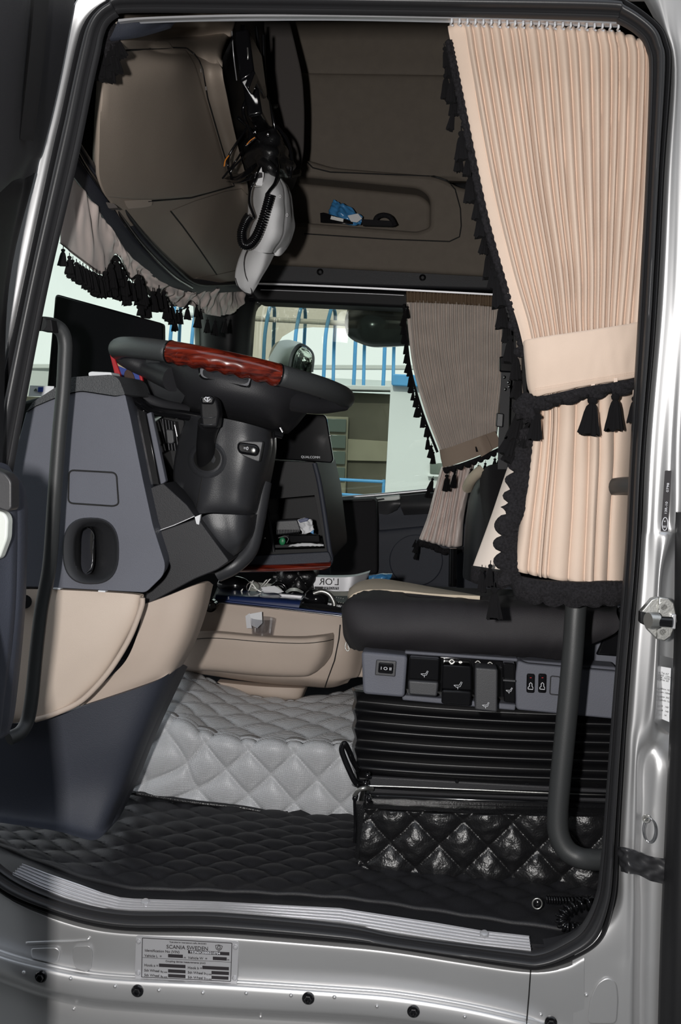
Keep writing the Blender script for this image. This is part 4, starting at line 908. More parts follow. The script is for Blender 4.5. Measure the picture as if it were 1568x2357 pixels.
# ---- steering wheel
e = thing('steering_wheel', 'black leather truck steering wheel with polished red wood grip inlays', 'steering wheel', W(545, 960, .50))
L, Rg = W(283, 812, .50), W(793, 915, .50); ctr = (L+Rg)/2; A = (Rg-L)/2; B = Vector((0, -.245, .018)); NRM = A.cross(B).normalized()
if NRM.z < 0: NRM = -NRM
def rimpt(a): return ctr + A*math.cos(a) + B*math.sin(a)
def projpx(p):
    q = ROT.transposed() @ (p-CAM); return (784+F*q.x/-q.z, 1178.5-F*q.y/-q.z)
def arc(a0, a1, n): return [rimpt(a0+(a1-a0)*i/n) for i in range(n+1)]
# near side is sin > 0; find the angles of the wood inlay from the photograph
def ang_at(px):
    best = min(range(0, 1801), key=lambda i: abs(projpx(rimpt(PI*i/1800))[0]-px)); return PI*best/1800
a1, a0 = ang_at(392), ang_at(640)
RR = .0205
def rim_r(t, th): return RR
V, Fc = sweep(arc(a1, a0+2*PI, 110), rim_r, 18); obj('rim', V, Fc, 'leather_rim', e, ang=180)
dwn = -NRM
pts = arc(a0, a1, 60); V = []; n = 20
for i, p in enumerate(pts):
    T = (pts[min(i+1, 60)]-pts[max(0, i-1)]).normalized(); o_ = T.cross(NRM).normalized()
    for k in range(n):
        th = 2*PI*k/n; dn = -math.sin(th)
        r = .0215 + (.0022*math.sin(i/60*PI*2*7) if dn > .2 else 0)*max(0, dn)
        V.append(p + o_*math.cos(th)*r + NRM*math.sin(th)*r)
Fc = [[i*n+k, i*n+(k+1) % n, (i+1)*n+(k+1) % n, (i+1)*n+k] for i in range(60) for k in range(n)] + [list(range(n)), [60*n+k for k in range(n)]]
obj('wood_grip', V, Fc, 'red_wood', e, ang=60)
for a in (a0, a1):
    V, Fc = sweep([rimpt(a-.006), rimpt(a+.006)], .0225, 24); obj('grip_collar', V, Fc, 'black_gloss', e)
hub = loft('hub', [[(330,812,.46),(420,826,.36),(520,850,.33),(640,866,.36),(735,912,.46)],
                   [(352,850,.48),(430,862,.35),(520,878,.32),(640,900,.35),(728,935,.47)],
                   [(372,890,.50),(440,902,.36),(525,915,.33),(640,935,.36),(700,950,.48)],
                   [(392,925,.52),(450,936,.40),(530,948,.38),(630,968,.40),(676,978,.50)],
                   [(410,944,.55),(470,956,.46),(540,970,.45),(620,988,.47),(655,998,.54)]], 'charcoal', e, 12, 8, th=.06); HB = bvh(hub)
ringloft('hub_recess', [[on(HB, x, y, .001, .35) for x, y in rnd([(456,836),(584,858),(576,893),(566,892),(466,873),(458,866)], 7)], [on(HB, x, y, .0035, .35) for x, y in rnd([(460,840),(580,862),(572,888),(564,888),(468,869),(461,862)], 7)]], 'black_gloss', hub)
patch('hub_badge', rnd([(460,838),(581,860),(573,890),(565,889),(468,870),(461,864)], 7), HB, .002, 'badge_grey', hub, .001)
loft('spoke_pad', [[(336,826,.44),(380,832,.42),(415,850,.40)],[(338,870,.45),(390,872,.42),(430,884,.38)],[(352,905,.46),(395,908,.43),(424,915,.40)],[(366,932,.48),(396,935,.45),(412,936,.44)]], 'dark_plastic', e, 8, 8, th=.01)
tube('spoke', [(268,818,.47),(300,832,.46),(345,850,.46),(400,872,.40)], lambda t, a: .014+.012*t, 'charcoal', e, 14, 6)
tube('spoke', [(795,930,.52),(745,932,.48),(700,926,.44),(640,910,.39)], lambda t, a: .014+.012*t, 'charcoal', e, 14, 6)
tube('rim_seam', [(737,912,.45),(735,925,.45),(738,938,.46)], .0012, 'black_gloss', e, 6, 3)
blob('screw_glint', (386,934,.40), (.004,.003,.003), 'steel', e, sc=2); tube('pin', [(645,984,.41),(651,995,.41)], .0018, 'alu', e, 6, 1)

# ================================================================ THINGS ON THE DASH
e = thing('television', 'large black flat screen standing behind the steering wheel', 'screen', W(250, 960, .62))
prism('panel', rnd([(127,676),(374,744),(376,960),(240,965),(105,925)], [9,7,6,6,8]), .60, .03, 'screen', e, .004)
prism('foot', [(220,930),(280,935),(285,965),(215,960)], .61, .06, 'black_plastic', e, .004)
prism('bezel_edge', [(127,684),(131,684),(110,925),(106,925)], .598, .01, 'smoke_body', e, .001)
e = thing('picture_card', 'red-edged picture card with a dark figure on blue propped on the dash', 'card', W(300, 915, .47))
prism('card', [(260,818),(322,850),(336,918),(282,915)], .46, .008, 'blue_pic', e, .001)
prism('red_edge', [(252,814),(262,818),(284,880),(284,905),(266,872)], .452, .012, 'red', e, .002)
prism('red_edge', [(317,850),(324,852),(338,916),(330,916)], .455, .01, 'red', e, .002)
prism('top_strip', [(268,829),(316,850),(318,860),(272,842)], .458, .004, 'yellow_strip', e, 0)
prism('dark_figure', rnd([(286,856),(294,848),(306,858),(314,885),(312,908),(296,905),(284,885)], 8), .457, .004, 'skin_dark', e, .001)
e = thing('white_lid', 'flat white lid lying on top of the dashboard end cap', 'lid', W(232, 862, .3))
prism('disc', rnd([(203,858),(210,855),(256,857),(258,866),(204,866)], 3), .28, .06, 'paper', e, .003)
e = thing('card_slip', 'small white printed card with blue marks behind the left grab bar', 'card', W(95, 912, .3))
prism('slip', [(69,887),(124,889),(122,912),(65,912)], .34, .003, 'paper', e, .0005)
prism('blue_mark', [(88,891),(99,891),(98,902),(87,902)], .337, .003, 'blue_pic', e, 0)
prism('green_mark', [(77,899),(82,894),(85,899)], .337, .003, 'ext_pane', e, 0)
text('________', 100, 895, .337, 5, 'black_ink', e, 2) if False else None
e = thing('tablet', 'black tablet with a white maker name on its lower bezel beside the column', 'tablet', W(700, 1064, .92))
tb_ = prism('tablet_body', rnd([(630,948),(747,955),(752,962),(768,1058),(763,1066),(628,1056)], 6), .90, .015, 'screen', e, .003)
text('QUALCOMM', 693, 1054, .8985, 5.5, 'white_ink', tb_, 2, sx=1.0)
blob('lens', (760,1003,.899), (.0028,.0015,.0028), 'steel', e, sc=2)
prism('side_edge', [(625,985),(632,984),(638,1056),(630,1055)], .897, .012, 'smoke_body', e, .001)
e = thing('tablet_mount', 'black flexible tablet mount with cable standing on the dash tray', 'holder', W(680, 1130, .95))
tube('arm', [(672,1066,.93),(668,1085,.93),(676,1100,.95)], .012, 'black_gloss', e, 10, 4)
tube('cable', [(688,1066,.92),(690,1090,.92),(676,1105,.92),(650,1112,.92),(634,1120,.93)], .006, 'black_gloss', e, 8, 6)
blob('ball_joint', (678,1116,.93), (.022,.02,.022), 'black_gloss', e, sc=3); blob('blue_clip', (656,1080,.93), (.006,.004,.006), 'blue_plastic', e, sc=2)
# centre console with open tray
e = thing('centre_console', 'dark centre dashboard console with open tray and red wood edge', 'console', W(640, 1320, .9))
cc = prism('console_body', rnd([(596,1060),(724,1064),(740,1130),(757,1270),(758,1295),(744,1302),(520,1308),(560,1250),(600,1150)], [6,6,4,8,14,10,4,10,10]), .86, .5, 'black_plastic', e, .008)
cut(cc, cutter([(612,1150),(724,1140),(748,1262),(626,1266)], .86, .2))
tube('edge_trim', [(724,1066),(735,1110),(748,1190),(758,1262),(762,1290),(752,1302)], .006, 'blue_grey_dark', e, 10, 6, Y=.86)
prism('front_rail', rnd([(530,1282),(757,1270),(764,1290),(752,1300),(522,1302)], 6), .845, .06, 'blue_grey_dark', e, .006)
loft('wood_edge', [[(500,1303,.84),(640,1300,.84),(762,1294,.84)],[(500,1312,.83),(640,1310,.83),(760,1304,.83)],[(505,1318,.84),(640,1316,.84),(748,1312,.84)]], 'red_wood', e, 6, 4, th=.05)
tube('tray_divider', [(610,1140),(620,1200),(630,1270)], .004, 'charcoal', e, 8, 3, Y=.858)
for x, y in [(606,1215),(610,1238),(600,1240),(616,1112)]: blob('switch', (x,y,.856), (.004,.003,.003), 'steel', e, sc=1)
prism('tray_floor', [(626,1262),(748,1258),(742,1250),(628,1254)], .88, .15, 'black_plastic', e, .001)
e = thing('brush', 'grey-black bristle brush lying in the centre console tray', 'brush', W(662, 1230, .9))
bk = prism('block', rnd([(632,1199),(684,1196),(692,1218),(690,1226),(636,1232)], 4), .885, .06, 'dark_plastic', e, .004)
for k in range(14): tube('bristle', [(639+k*3.6,1219),(640+k*3.6,1231)], .0008, 'black_gloss', bk, 4, 1, Y=.880)
e = thing('tissue_packet', 'crumpled white and blue packet in the centre console tray', 'packet', W(703, 1230, .9))
loft('wrapper', [[(684,1198,.90),(700,1192,.88),(718,1198,.89)],[(690,1212,.885),(704,1210,.872),(720,1210,.88)],[(695,1229,.88),(706,1228,.87),(722,1222,.88)]], 'paper', e, 8, 8, th=.012, disp=lambda u, v: .006*noise.noise(Vector((u*4, v*4, 3))))
prism('blue_edge', [(686,1197),(704,1192),(712,1194),(706,1200),(690,1203)], .872, .004, 'blue_deep', e, .001); prism('blue_corner', [(714,1226),(722,1219),(722,1230)], .872, .004, 'blue_plastic', e, .001)
e = thing('paper_strip', 'torn white paper strip at the bottom of the centre console tray', 'paper', W(700, 1255, .88))
loft('strip', [[(668,1254,.875),(700,1250,.87),(745,1253,.872)],[(664,1258,.87),(700,1257,.865),(745,1257,.868)]], 'paper', e, 8, 3, th=.002, disp=lambda u, v: .003*noise.noise(Vector((u*14, v*3, 3))))
e = thing('key_fob', 'small green tagged key in the centre console tray', 'key', W(652, 1250, .88))
blob('green_tag', (650,1246,.878), (.008,.004,.010), 'green', e, sc=2); tube('wire', [(641,1238),(656,1234),(664,1240),(660,1250)], .0016, 'chrome', e, 6, 5, Y=.875)
prism('black_case', [(664,1232),(735,1232),(737,1248),(668,1249)], .876, .02, 'black_gloss', e, .002)

# ================================================================ FAR DOOR
e = thing('far_door', 'dark inner panel of the far cab door with armrest and speaker', 'door', W(900, 1600, 2.2))
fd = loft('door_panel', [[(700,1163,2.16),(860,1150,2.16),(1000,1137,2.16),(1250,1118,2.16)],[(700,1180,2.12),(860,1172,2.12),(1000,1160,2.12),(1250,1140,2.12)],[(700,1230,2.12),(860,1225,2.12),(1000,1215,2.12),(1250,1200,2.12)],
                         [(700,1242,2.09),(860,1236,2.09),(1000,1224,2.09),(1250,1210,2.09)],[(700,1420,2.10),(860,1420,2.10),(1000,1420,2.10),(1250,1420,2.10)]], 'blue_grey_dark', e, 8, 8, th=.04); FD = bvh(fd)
loft('upper_pad', [[(918,1142,2.11),(1000,1134,2.10),(1100,1126,2.10)],[(922,1165,2.10),(1000,1160,2.08),(1100,1155,2.08)],[(930,1186,2.11),(1000,1182,2.09),(1100,1178,2.10)]], 'charcoal', e, 6, 6, th=.03)
loft('pull_bezel', [[(864,1142,2.11),(900,1140,2.10),(920,1140,2.10)],[(864,1160,2.10),(900,1158,2.08),(922,1158,2.08)],[(864,1180,2.10),(890,1184,2.09),(914,1174,2.09)]], 'dark_plastic', e, 6, 6, th=.02)
prism('door_pull', rnd([(862,1146),(920,1139),(922,1149),(912,1152),(864,1155)], 3), 2.07, .02, 'mirror_shell', e, .004)
prism('pull_hole', rnd([(866,1149),(884,1147),(886,1150),(868,1153)], 2), 2.066, .004, 'groove', e, 0)
prism('speaker_grille', oval(958, 1290, 62, 60, 40), 2.088, .02, 'blue_grey_dark', e, .004)
e = thing('door_pocket_bag', 'tall black cloth organiser bag hanging on the far door', 'bag', W(820, 1310, 2.0))
prism('bag_body', rnd([(744,1152),(858,1147),(866,1152),(868,1240),(868,1320),(760,1330),(752,1200)], 6), 1.98, .12, 'seat_cloth', e, .012)
prism('bag_rim', [(744,1153),(858,1148),(860,1153),(746,1158)], 1.975, .03, 'black_plastic', e, .002)

# ================================================================ BENCH AND TUNNEL
e = thing('storage_bench', 'beige moulded storage bench front beyond the footwell with map pocket', 'bench', W(620, 1600, .95))
loft('bench_front', [[(470,1384,.95),(600,1398,.95),(720,1411,.95),(800,1419,.96),(850,1424,1.0)],
                     [(460,1420,.94),(600,1432,.94),(720,1445,.94),(800,1452,.95),(840,1456,1.0)],
                     [(430,1480,.93),(600,1490,.93),(720,1500,.93),(800,1505,.94),(838,1508,1.0)],
                     [(412,1520,.93),(600,1535,.93),(710,1548,.93),(790,1555,.95),(826,1555,1.0)],
                     [(410,1532,.95),(600,1558,.94),(700,1566,.94),(770,1572,.96),(810,1560,1.0)],
                     [(420,1545,1.0),(600,1572,.99),(700,1580,.99),(760,1583,1.0),(800,1572,1.02)]], 'beige_mid', e, 10, 6, th=.04)
struct_back = prism('bench_body', [(470,1390),(850,1430),(840,1560),(420,1540)], 1.02, .5, 'beige_mid', e, .005)
prism('bench_top', [(486,1340),(900,1370),(860,1424),(790,1418),(487,1386)], 1.0, .9, 'black_plastic', e, .002) if False else None
bt = loft('bench_lid', [[(482,1386,.955),(640,1402,.955),(790,1419,.955),(860,1425,.96)],[(492,1372,1.12),(640,1382,1.12),(790,1394,1.12),(860,1398,1.12)],[(505,1340,1.75),(640,1346,1.75),(790,1352,1.75),(860,1355,1.75)]], 'black_plastic', e, 6, 6, th=.01, tv=(0, 0, -1)); BT = bvh(bt)
tube('chrome_edge', [(486,1385),(640,1401),(787,1418)], .0024, 'chrome', e, 8, 4, Y=.945)
tube('dark_edge', [(486,1381),(640,1397),(787,1414)], .0035, 'blue_deep', e, 8, 4, Y=.950)
loft('map_pocket', [[(400,1462,.93),(440,1456,.90),(500,1454,.885),(600,1463,.88),(690,1466,.88),(740,1462,.885),(766,1458,.925)],
                    [(402,1470,.92),(440,1464,.885),(500,1462,.87),(600,1470,.865),(690,1474,.865),(742,1470,.87),(768,1468,.92)],
                    [(402,1500,.92),(440,1496,.885),(500,1496,.87),(600,1505,.865),(690,1508,.865),(738,1506,.87),(764,1504,.92)],
                    [(404,1530,.925),(440,1534,.895),(500,1538,.885),(600,1548,.88),(690,1552,.88),(722,1546,.89),(748,1530,.925)],
                    [(408,1536,.935),(440,1542,.925),(500,1546,.925),(600,1556,.925),(690,1558,.925),(718,1552,.925),(742,1534,.935)]], 'beige_mid', e, 8, 6, th=.012)
tube('pocket_line', [(403,1480,.914),(440,1472,.880),(500,1469,.866),(600,1477,.861),(690,1481,.861),(742,1477,.866),(767,1472,.915)], .0009, 'groove', e, 6, 6)
loft('foot_block', [[(500,1570,.98),(600,1580,.97),(690,1584,.98),(706,1584,1.02)],[(540,1592,.98),(620,1600,.97),(684,1606,.98),(700,1600,1.02)],[(580,1608,.99),(640,1612,.98),(680,1613,.99),(696,1608,1.02)]], 'beige_mid', e, 6, 6, th=.04)
V, Fc = sweep([W(x, y, z) for x, y, z in [(783,1438,.935),(780,1470,.925),(770,1520,.92),(752,1570,.94),(748,1582,.97)]], .0012, 6); obj('end_seam', V, Fc, 'groove', e)
lathe('lid_knob', [(.016, .01), (.016, -.012), (.012, -.016)], W(486, 1393, .93), (0, 1, 0), 'black_gloss', e, 20)
lathe('lid_knob', [(.009, .01), (.009, -.02), (.007, -.022)], W(494, 1392, .92), (0, 1, 0), 'black_gloss', e, 16)
e = thing('drinking_cup', 'small clear plastic cup standing on the beige map pocket', 'cup', W(604, 1462, .90))
c0 = W(604, 1458, .90); c0.y = .905
lathe('cup', [(.026, 0), (.030, .034), (.0305, .042), (.029, .042), (.0285, .034), (.0245, .003)], W(604, 1462, .905), (0, 0, 1), 'clear_plastic', e, 28)
e = thing('folded_paper', 'folded white paper slip sticking out of the clear cup', 'paper', W(585, 1455, .90))
prism('paper_face', [(575,1413),(603,1408),(604,1434),(592,1446),(580,1440)], .895, .0008, 'paper', e, 0); prism('paper_fold', [(565,1418),(575,1411),(580,1446),(568,1446)], .897, .0008, 'plate', e, 0)
# things on the bench
def onb(x, y, off=0): return on(BT, x, y, off, 1.2)
e = thing('blue_box', 'long flat dark blue glossy box lying along the bench edge', 'box', W(590, 1385, .98))
loft('box', [[(500,1362,1.04),(600,1368,1.04),(694,1374,1.04)],[(497,1370,.985),(600,1377,.985),(692,1384,.985)],[(494,1382,.975),(600,1393,.975),(688,1400,.975)]], 'blue_deep', e, 6, 4, th=.05)
prism('end_face', [(640,1366),(697,1371),(694,1380),(650,1376)], 1.03, .01, 'plate', e, .002); text('5', 524, 1379, .976, 6, 'white_ink', e, 4)
e = thing('quilted_purse', 'black quilted leather purse standing on the bench', 'purse', W(676, 1375, 1.25))
loft('purse_body', [[(632,1306,1.25),(680,1304,1.23),(722,1306,1.25)],[(634,1330,1.23),(680,1330,1.20),(722,1332,1.23)],[(650,1365,1.24),(685,1370,1.22),(720,1368,1.24)]], 'leather', e, 24, 24, th=.08,
     disp=lambda u, v: pillow(u*.17+.03, v*.12, .09, .018))
tube('handle', [(625,1350),(640,1342),(655,1348),(662,1365)], .005, 'black_gloss', e, 8, 6, Y=1.18)
e = thing('hair_product_box', 'grey-white carton with mirrored black maker lettering on the bench', 'box', W(760, 1360, 1.22))
loft('carton', [[(722,1328,1.22),(770,1329,1.22),(814,1327,1.22),(850,1318,1.24)],[(722,1345,1.22),(770,1346,1.22),(812,1345,1.22),(840,1340,1.24)],[(724,1359,1.22),(770,1361,1.22),(808,1360,1.22),(828,1352,1.24)]], 'plate', e, 6, 4, th=.05)
text("L'OR", 781, 1347, 1.214, 16, 'black_ink', e, 1.5, flip=True); prism('name_bar', [(724,1350),(780,1351),(780,1357),(724,1357)], 1.2175, .001, 'black_ink', e, 0)
text('PROFES', 779, 1356.3, 1.2165, 5.2, 'white_ink', e, 1.5, flip=True, sx=1.5)
e = thing('blue_packet', 'small shiny blue packet beside the carton near the seat', 'packet', W(875, 1338, 1.3))
loft('wrapper', [[(848,1326,1.3),(875,1322,1.28),(903,1322,1.3)],[(850,1336,1.29),(875,1333,1.27),(900,1330,1.29)],[(852,1344,1.3),(875,1342,1.28),(896,1340,1.3)]], 'blue_plastic', e, 6, 6, th=.02, disp=lambda u, v: .006*noise.noise(Vector((u*4, v*4, 8))))
e = thing('key_bunch', 'bunch of steel keys on a ring lying on the bench', 'keys', W(590, 1360, 1.1))
V, Fc = sweep([W(x, y, 1.08) for x, y in oval(583, 1352, 15, 13, 24)], .002, 6, True); obj('key_ring', V, Fc, 'chrome', e)
for a, b in [((574,1338),(590,1358)),((580,1336),(570,1360)),((620,1332),(598,1358)),((612,1334),(596,1352)),((575,1350),(600,1362)),((553,1362),(556,1354))]:
    prism('key', [(a[0],a[1]),(a[0]+5,a[1]),(b[0]+4,b[1]),(b[0],b[1]+2)], 1.07, .004, 'steel', e, .001)
e = thing('glasses_case', 'glossy black rounded case at the left end of the bench', 'case', W(530, 1360, 1.1))
blob('case', (538,1346,1.12), (.045,.03,.024), 'black_gloss', e, sc=3)
e = thing('note_pile', 'pile of pale crumpled notes on the bench behind the blue box', 'papers', W(635, 1365, 1.08))
for k, q in enumerate([[(600,1352),(632,1348),(654,1362),(640,1366),(606,1360)],[(612,1347),(640,1350),(650,1358),(620,1356)],[(598,1358),(625,1356),(650,1366),(610,1364)]]): prism('note', q, 1.06+.012*k, .003, ('paper', 'mirror_shell', 'paper')[k], e, .001)
e = thing('bracelet', 'pale curved band lying in front of the quilted purse', 'band', W(678, 1362, 1.05))
loft('band', [[(656,1362,1.08),(668,1354,1.05),(684,1354,1.05),(699,1363,1.08)],[(660,1366,1.08),(670,1361,1.05),(684,1361,1.05),(697,1366,1.08)]], 'mirror_shell', e, 6, 3, th=.004)
e = thing('round_gadget', 'small round black device with a grey arched hoop on the bench', 'device', W(735, 1390, 1.02))
blob('body', (728,1378,1.02), (.032,.03,.024), 'black_gloss', e, sc=3)
tube('arched_hoop', [(722,1366,1.0),(740,1361,1.0),(758,1368,1.0),(768,1384,1.0),(770,1394,1.0)], lambda t, a: .0065, 'steel', e, 10, 6)
prism('base_tray', rnd([(694,1388),(745,1390),(786,1398),(786,1412),(716,1402)], 3), .985, .03, 'black_gloss', e, .003)
for k in range(10): blob('bead', (770+(k % 5)*5, 1374+(k//5)*10+k % 5, 1.03), (.0022,.002,.0022), 'steel', e, sc=1)

# ---- silver quilted tunnel cover
e = thing('tunnel_cover', 'silver-grey quilted vinyl engine tunnel cover rising from the floor', 'cover', W(560, 1880, .6))
a_, b_ = W(300, 1815, .60), W(820, 1880, .60)
loft('front_face', [[(352,1650,.64),(400,1656,.63),(470,1690,.62),(560,1708,.62),(700,1716,.62),(860,1722,.62)],
                    [(345,1668,.62),(400,1672,.61),(470,1700,.60),(560,1716,.60),(700,1724,.60),(860,1730,.60)],
                    [(318,1745,.60),(400,1755,.60),(470,1768,.60),(560,1780,.60),(700,1796,.60),(860,1810,.60)],
                    [(298,1818,.61),(320,1830,.60),(440,1840,.60),(560,1856,.60),(700,1880,.60),(860,1884,.60)]], 'vinyl_silver', e, 24, 26, th=.02,
     disp=lambda u, v: pillow(u*.50+.01, v*.155+.02, .098, .016, .42), ang=180)
loft('top_face', [[(352,1652,.64),(400,1658,.63),(470,1692,.62),(560,1710,.62),(700,1718,.62),(860,1724,.62)],
                  [(362,1630,.70),(420,1640,.70),(490,1668,.70),(580,1682,.70),(710,1688,.70),(880,1692,.70)],
                  [(378,1590,.84),(440,1598,.84),(520,1622,.84),(600,1638,.84),(720,1642,.84),(900,1625,.86)],
                  [(400,1545,1.02),(452,1552,1.02),(530,1590,.98),(620,1612,.965),(708,1612,.965),(920,1565,1.15)]], 'vinyl_silver', e, 24, 26, th=.02, tv=(0, 0, -1),
     disp=lambda u, v: pillow(u*.50+.01, v*.40+.01, .098, .013, .42), ang=180)
tube('piping', [(352,1650,.632),(400,1656,.622),(470,1690,.612),(560,1708,.612),(700,1716,.612),(860,1722,.612)], .004, 'vinyl_silver', e, 8, 8)
# ---- black quilted mat
e = thing('floor_mat', 'black quilted leather floor mat covering the cab footwell', 'mat', Zp(620, 2000, ZF))
def zr(pts): return [Zp(x, y, ZF) for x, y in pts]
ml = loft('quilted_mat', [zr([(-60,1915),(60,1968),(265,2036),(500,2048),(784,2064),(1000,2094),(1215,2126),(1420,2150)]),
                          zr([(-60,1915),(80,1960),(270,2008),(500,2016),(784,2032),(1000,2058),(1215,2085),(1420,2105)]),
                          zr([(-60,1880),(120,1905),(270,1935),(500,1950),(784,1962),(1000,1990),(1215,2010),(1420,2030)]),
                          zr([(-40,1840),(150,1850),(290,1862),(500,1885),(784,1912),(1000,1930),(1215,1950),(1420,1970)]),
                          zr([(0,1800),(180,1805),(300,1808),(520,1840),(784,1872),(1000,1885),(1215,1900),(1420,1920)])], 'mat_black', e, 22, 26, th=.01, tv=(0, 0, -1), ang=180,
     disp=lambda u, v: pillow(u*1.16, v*.62, .082, .011, .45)*min(1, .15+v*9))
tube('mat_binding', [(290,1822,.595),(440,1846,.588),(560,1860,.588),(640,1876,.586),(700,1886,.586),(820,1892,.586)], .006, 'leather', e, 8, 8)
# ================================================================ DRIVER SEAT
e = thing('driver_seat', 'black cloth driver seat on bellows with lever panel and switches', 'seat', W(1100, 2030, .45))
loft('seat_cushion', [[(800,1392,.40),(830,1362,.38),(900,1366,.36),(1000,1374,.34),(1150,1384,.33),(1340,1392,.33),(1420,1396,.34)],
                      [(790,1405,.36),(810,1385,.31),(900,1385,.29),(1000,1390,.28),(1150,1398,.27),(1340,1404,.27),(1420,1410,.28)],
                      [(787,1430,.36),(806,1428,.285),(900,1430,.26),(1000,1434,.25),(1150,1440,.25),(1340,1446,.25),(1420,1450,.27)],
                      [(791,1460,.37),(812,1466,.29),(900,1474,.265),(1000,1478,.255),(1150,1484,.255),(1300,1490,.255),(1350,1490,.27)],
                      [(806,1492,.40),(835,1498,.34),(900,1500,.32),(1000,1506,.31),(1150,1512,.31),(1290,1516,.31),(1340,1512,.31)]], 'seat_side', e, 14, 10, th=.08,
     disp=lambda u, v: .006*noise.noise(Vector((u*6, v*3, 4))) + .003*noise.noise(Vector((u*34, v*3+u*9, 1)))*(abs(v-.5)*2))
loft('seat_top', [[(806,1394,.385),(850,1368,.37),(920,1366,.35),(1000,1372,.34),(1150,1384,.33),(1420,1396,.34)],
                  [(806,1368,.50),(850,1346,.52),(920,1348,.50),(1000,1362,.47),(1150,1378,.45),(1420,1388,.45)],
                  [(816,1350,.80),(870,1338,.82),(930,1342,.80),(1010,1350,.80),(1150,1356,.80),(1420,1360,.80)]], 'seat_cloth', e, 8, 8, th=.05, tv=(0, 0, -1))
loft('seat_insert', [[(805,1392,.37),(815,1374,.39),(850,1364,.385),(920,1366,.362),(1000,1374,.352),(1105,1379,.343)],
                     [(806,1374,.44),(820,1356,.46),(860,1350,.46),(930,1355,.44),(1010,1367,.41),(1104,1378,.38)],
                     [(808,1360,.52),(830,1345,.54),(870,1338,.56),(930,1346,.55),(1005,1360,.50),(1100,1377,.42)]], 'seat_beige', e, 8, 8, th=.02, tv=(0, 0, -1), disp=lambda u, v: .006)
bel = []
for k in range(11):
    y = 1590+k*22; d = 0 if k % 2 else .022; lx = 820-6*(1 if k % 2 == 0 else 0)
    s = (1 - k/10)*8
    bel.append([(lx-4,y-4,.45),(lx,y,.36),(lx+22,y+3,.345-d),(1000,y+14+s*.5,.335-d),(1200,y+22+s,.33-d),(1420,y+28+s,.33-d)])
loft('bellows', bel, 'bellows', e, 6, 7, th=.02)
prism('base_rail', [(845,1786),(1420,1818),(1420,1850),(850,1828)], .325, .06, 'charcoal', e, .004)
prism('slide_rail', [(838,1828),(1420,1850),(1420,1872),(838,1850)], .315, .08, 'black_gloss', e, .004)
tube('rail_edge', [(838,1808),(1000,1814),(1420,1832)], .0015, 'steel', e, 6, 4, Y=.318)
prism('seat_base', [(822,1848),(1420,1862),(1420,2060),(818,2008)], .35, .4, 'black_plastic', e, .006)
for x, y in [(1052,1798),(1213,1802),(1375,1806)]: lathe('rivet', [(.004, .002), (.004, -.002)], W(x, y, .324), (0, 1, 0), 'black_gloss', e, 10)
# blue-grey control panel
cp = prism('control_housing', rnd([(832,1500),(938,1510),(931,1606),(836,1598)], 10), .262, .10, 'blue_grey', e, .010); CP = bvh(cp)
prism('back_plate', [(930,1504),(1190,1524),(1190,1628),(925,1600)], .315, .04, 'black_gloss', e, .002)
prism('lower_rail', [(926,1600),(1188,1622),(1186,1636),(926,1612)], .285, .04, 'blue_grey', e, .003)
prism('upper_rail', [(932,1498),(1192,1516),(1192,1524),(932,1506)], .285, .04, 'blue_grey', e, .003)
cq = prism('switch_housing', rnd([(1192,1520),(1215,1528),(1420,1546),(1420,1656),(1188,1634),(1186,1560)], [8,6,0,0,10,6]), .268, .08, 'blue_grey', e, .008)
prism('housing_top', [(1192,1519),(1340,1530),(1420,1536),(1420,1552),(1200,1536)], .285, .06, 'blue_grey', e, .005)
sf_ = prism('switch_frame', rnd([(866,1519),(913,1522),(910,1558),(863,1554)], 3), .258, .02, 'dark_plastic', e, .002)
prism('rocker_switch', rnd([(872,1525),(906,1528),(904,1552),(870,1549)], 4), .251, .02, 'black_gloss', sf_, .004)
text('I O II', 876, 1541, .2505, 7, 'white_ink', sf_, 5, sx=1.25)
def lever(poly, Y, th, m, r=5): return prism('lever', rnd(poly, r), Y, th, m, e, .006)
lever([(942,1512),(1012,1517),(1010,1568),(940,1563)], .262, .05, 'black_gloss'); prism('lever_lip', rnd([(940,1566),(1010,1571),(1006,1604),(941,1599)], 6), .252, .05, 'dark_plastic', e, .008)
lever([(1019,1530),(1085,1534),(1086,1590),(1017,1586)], .262, .05, 'black_gloss'); prism('lever_lip', rnd([(1017,1588),(1086,1592),(1084,1626),(1016,1620)], 6), .252, .05, 'black_gloss', e, .008)
prism('lever', rnd([(1094,1536),(1146,1540),(1145,1640),(1093,1634)], 6), .238, .05, 'steel_grey' if 'steel_grey' in MATS else 'dark_plastic', e, .010)
lever([(1158,1526),(1186,1528),(1187,1618),(1160,1616)], .256, .05, 'black_gloss')
prism('lever_lip', rnd([(1158,1564),(1187,1566),(1187,1570),(1158,1568)], 1), .250, .02, 'dark_plastic', e, .001)
def seaticon(x, y, s, Y, tilt=0):
    tube('seat_icon', [(x-8*s,y+1*s),(x-3*s,y+5*s),(x+5*s,y+4*s),(x+9*s,y-5*s),(x+7*s,y-6*s),(x+3*s,y+1*s),(x-4*s,y+1*s),(x-8*s,y+1*s)], .0005, 'white_ink', e, 6, 1, Y=Y)
    tube('seat_icon', [(x,y+5*s),(x,y+9*s)], .0005, 'white_ink', e, 6, 1, Y=Y)
seaticon(977, 1550, 1.0, .260); seaticon(1054, 1576, 1.15, .260); seaticon(1118, 1622, .95, .235); seaticon(1172, 1588, .9, .254)
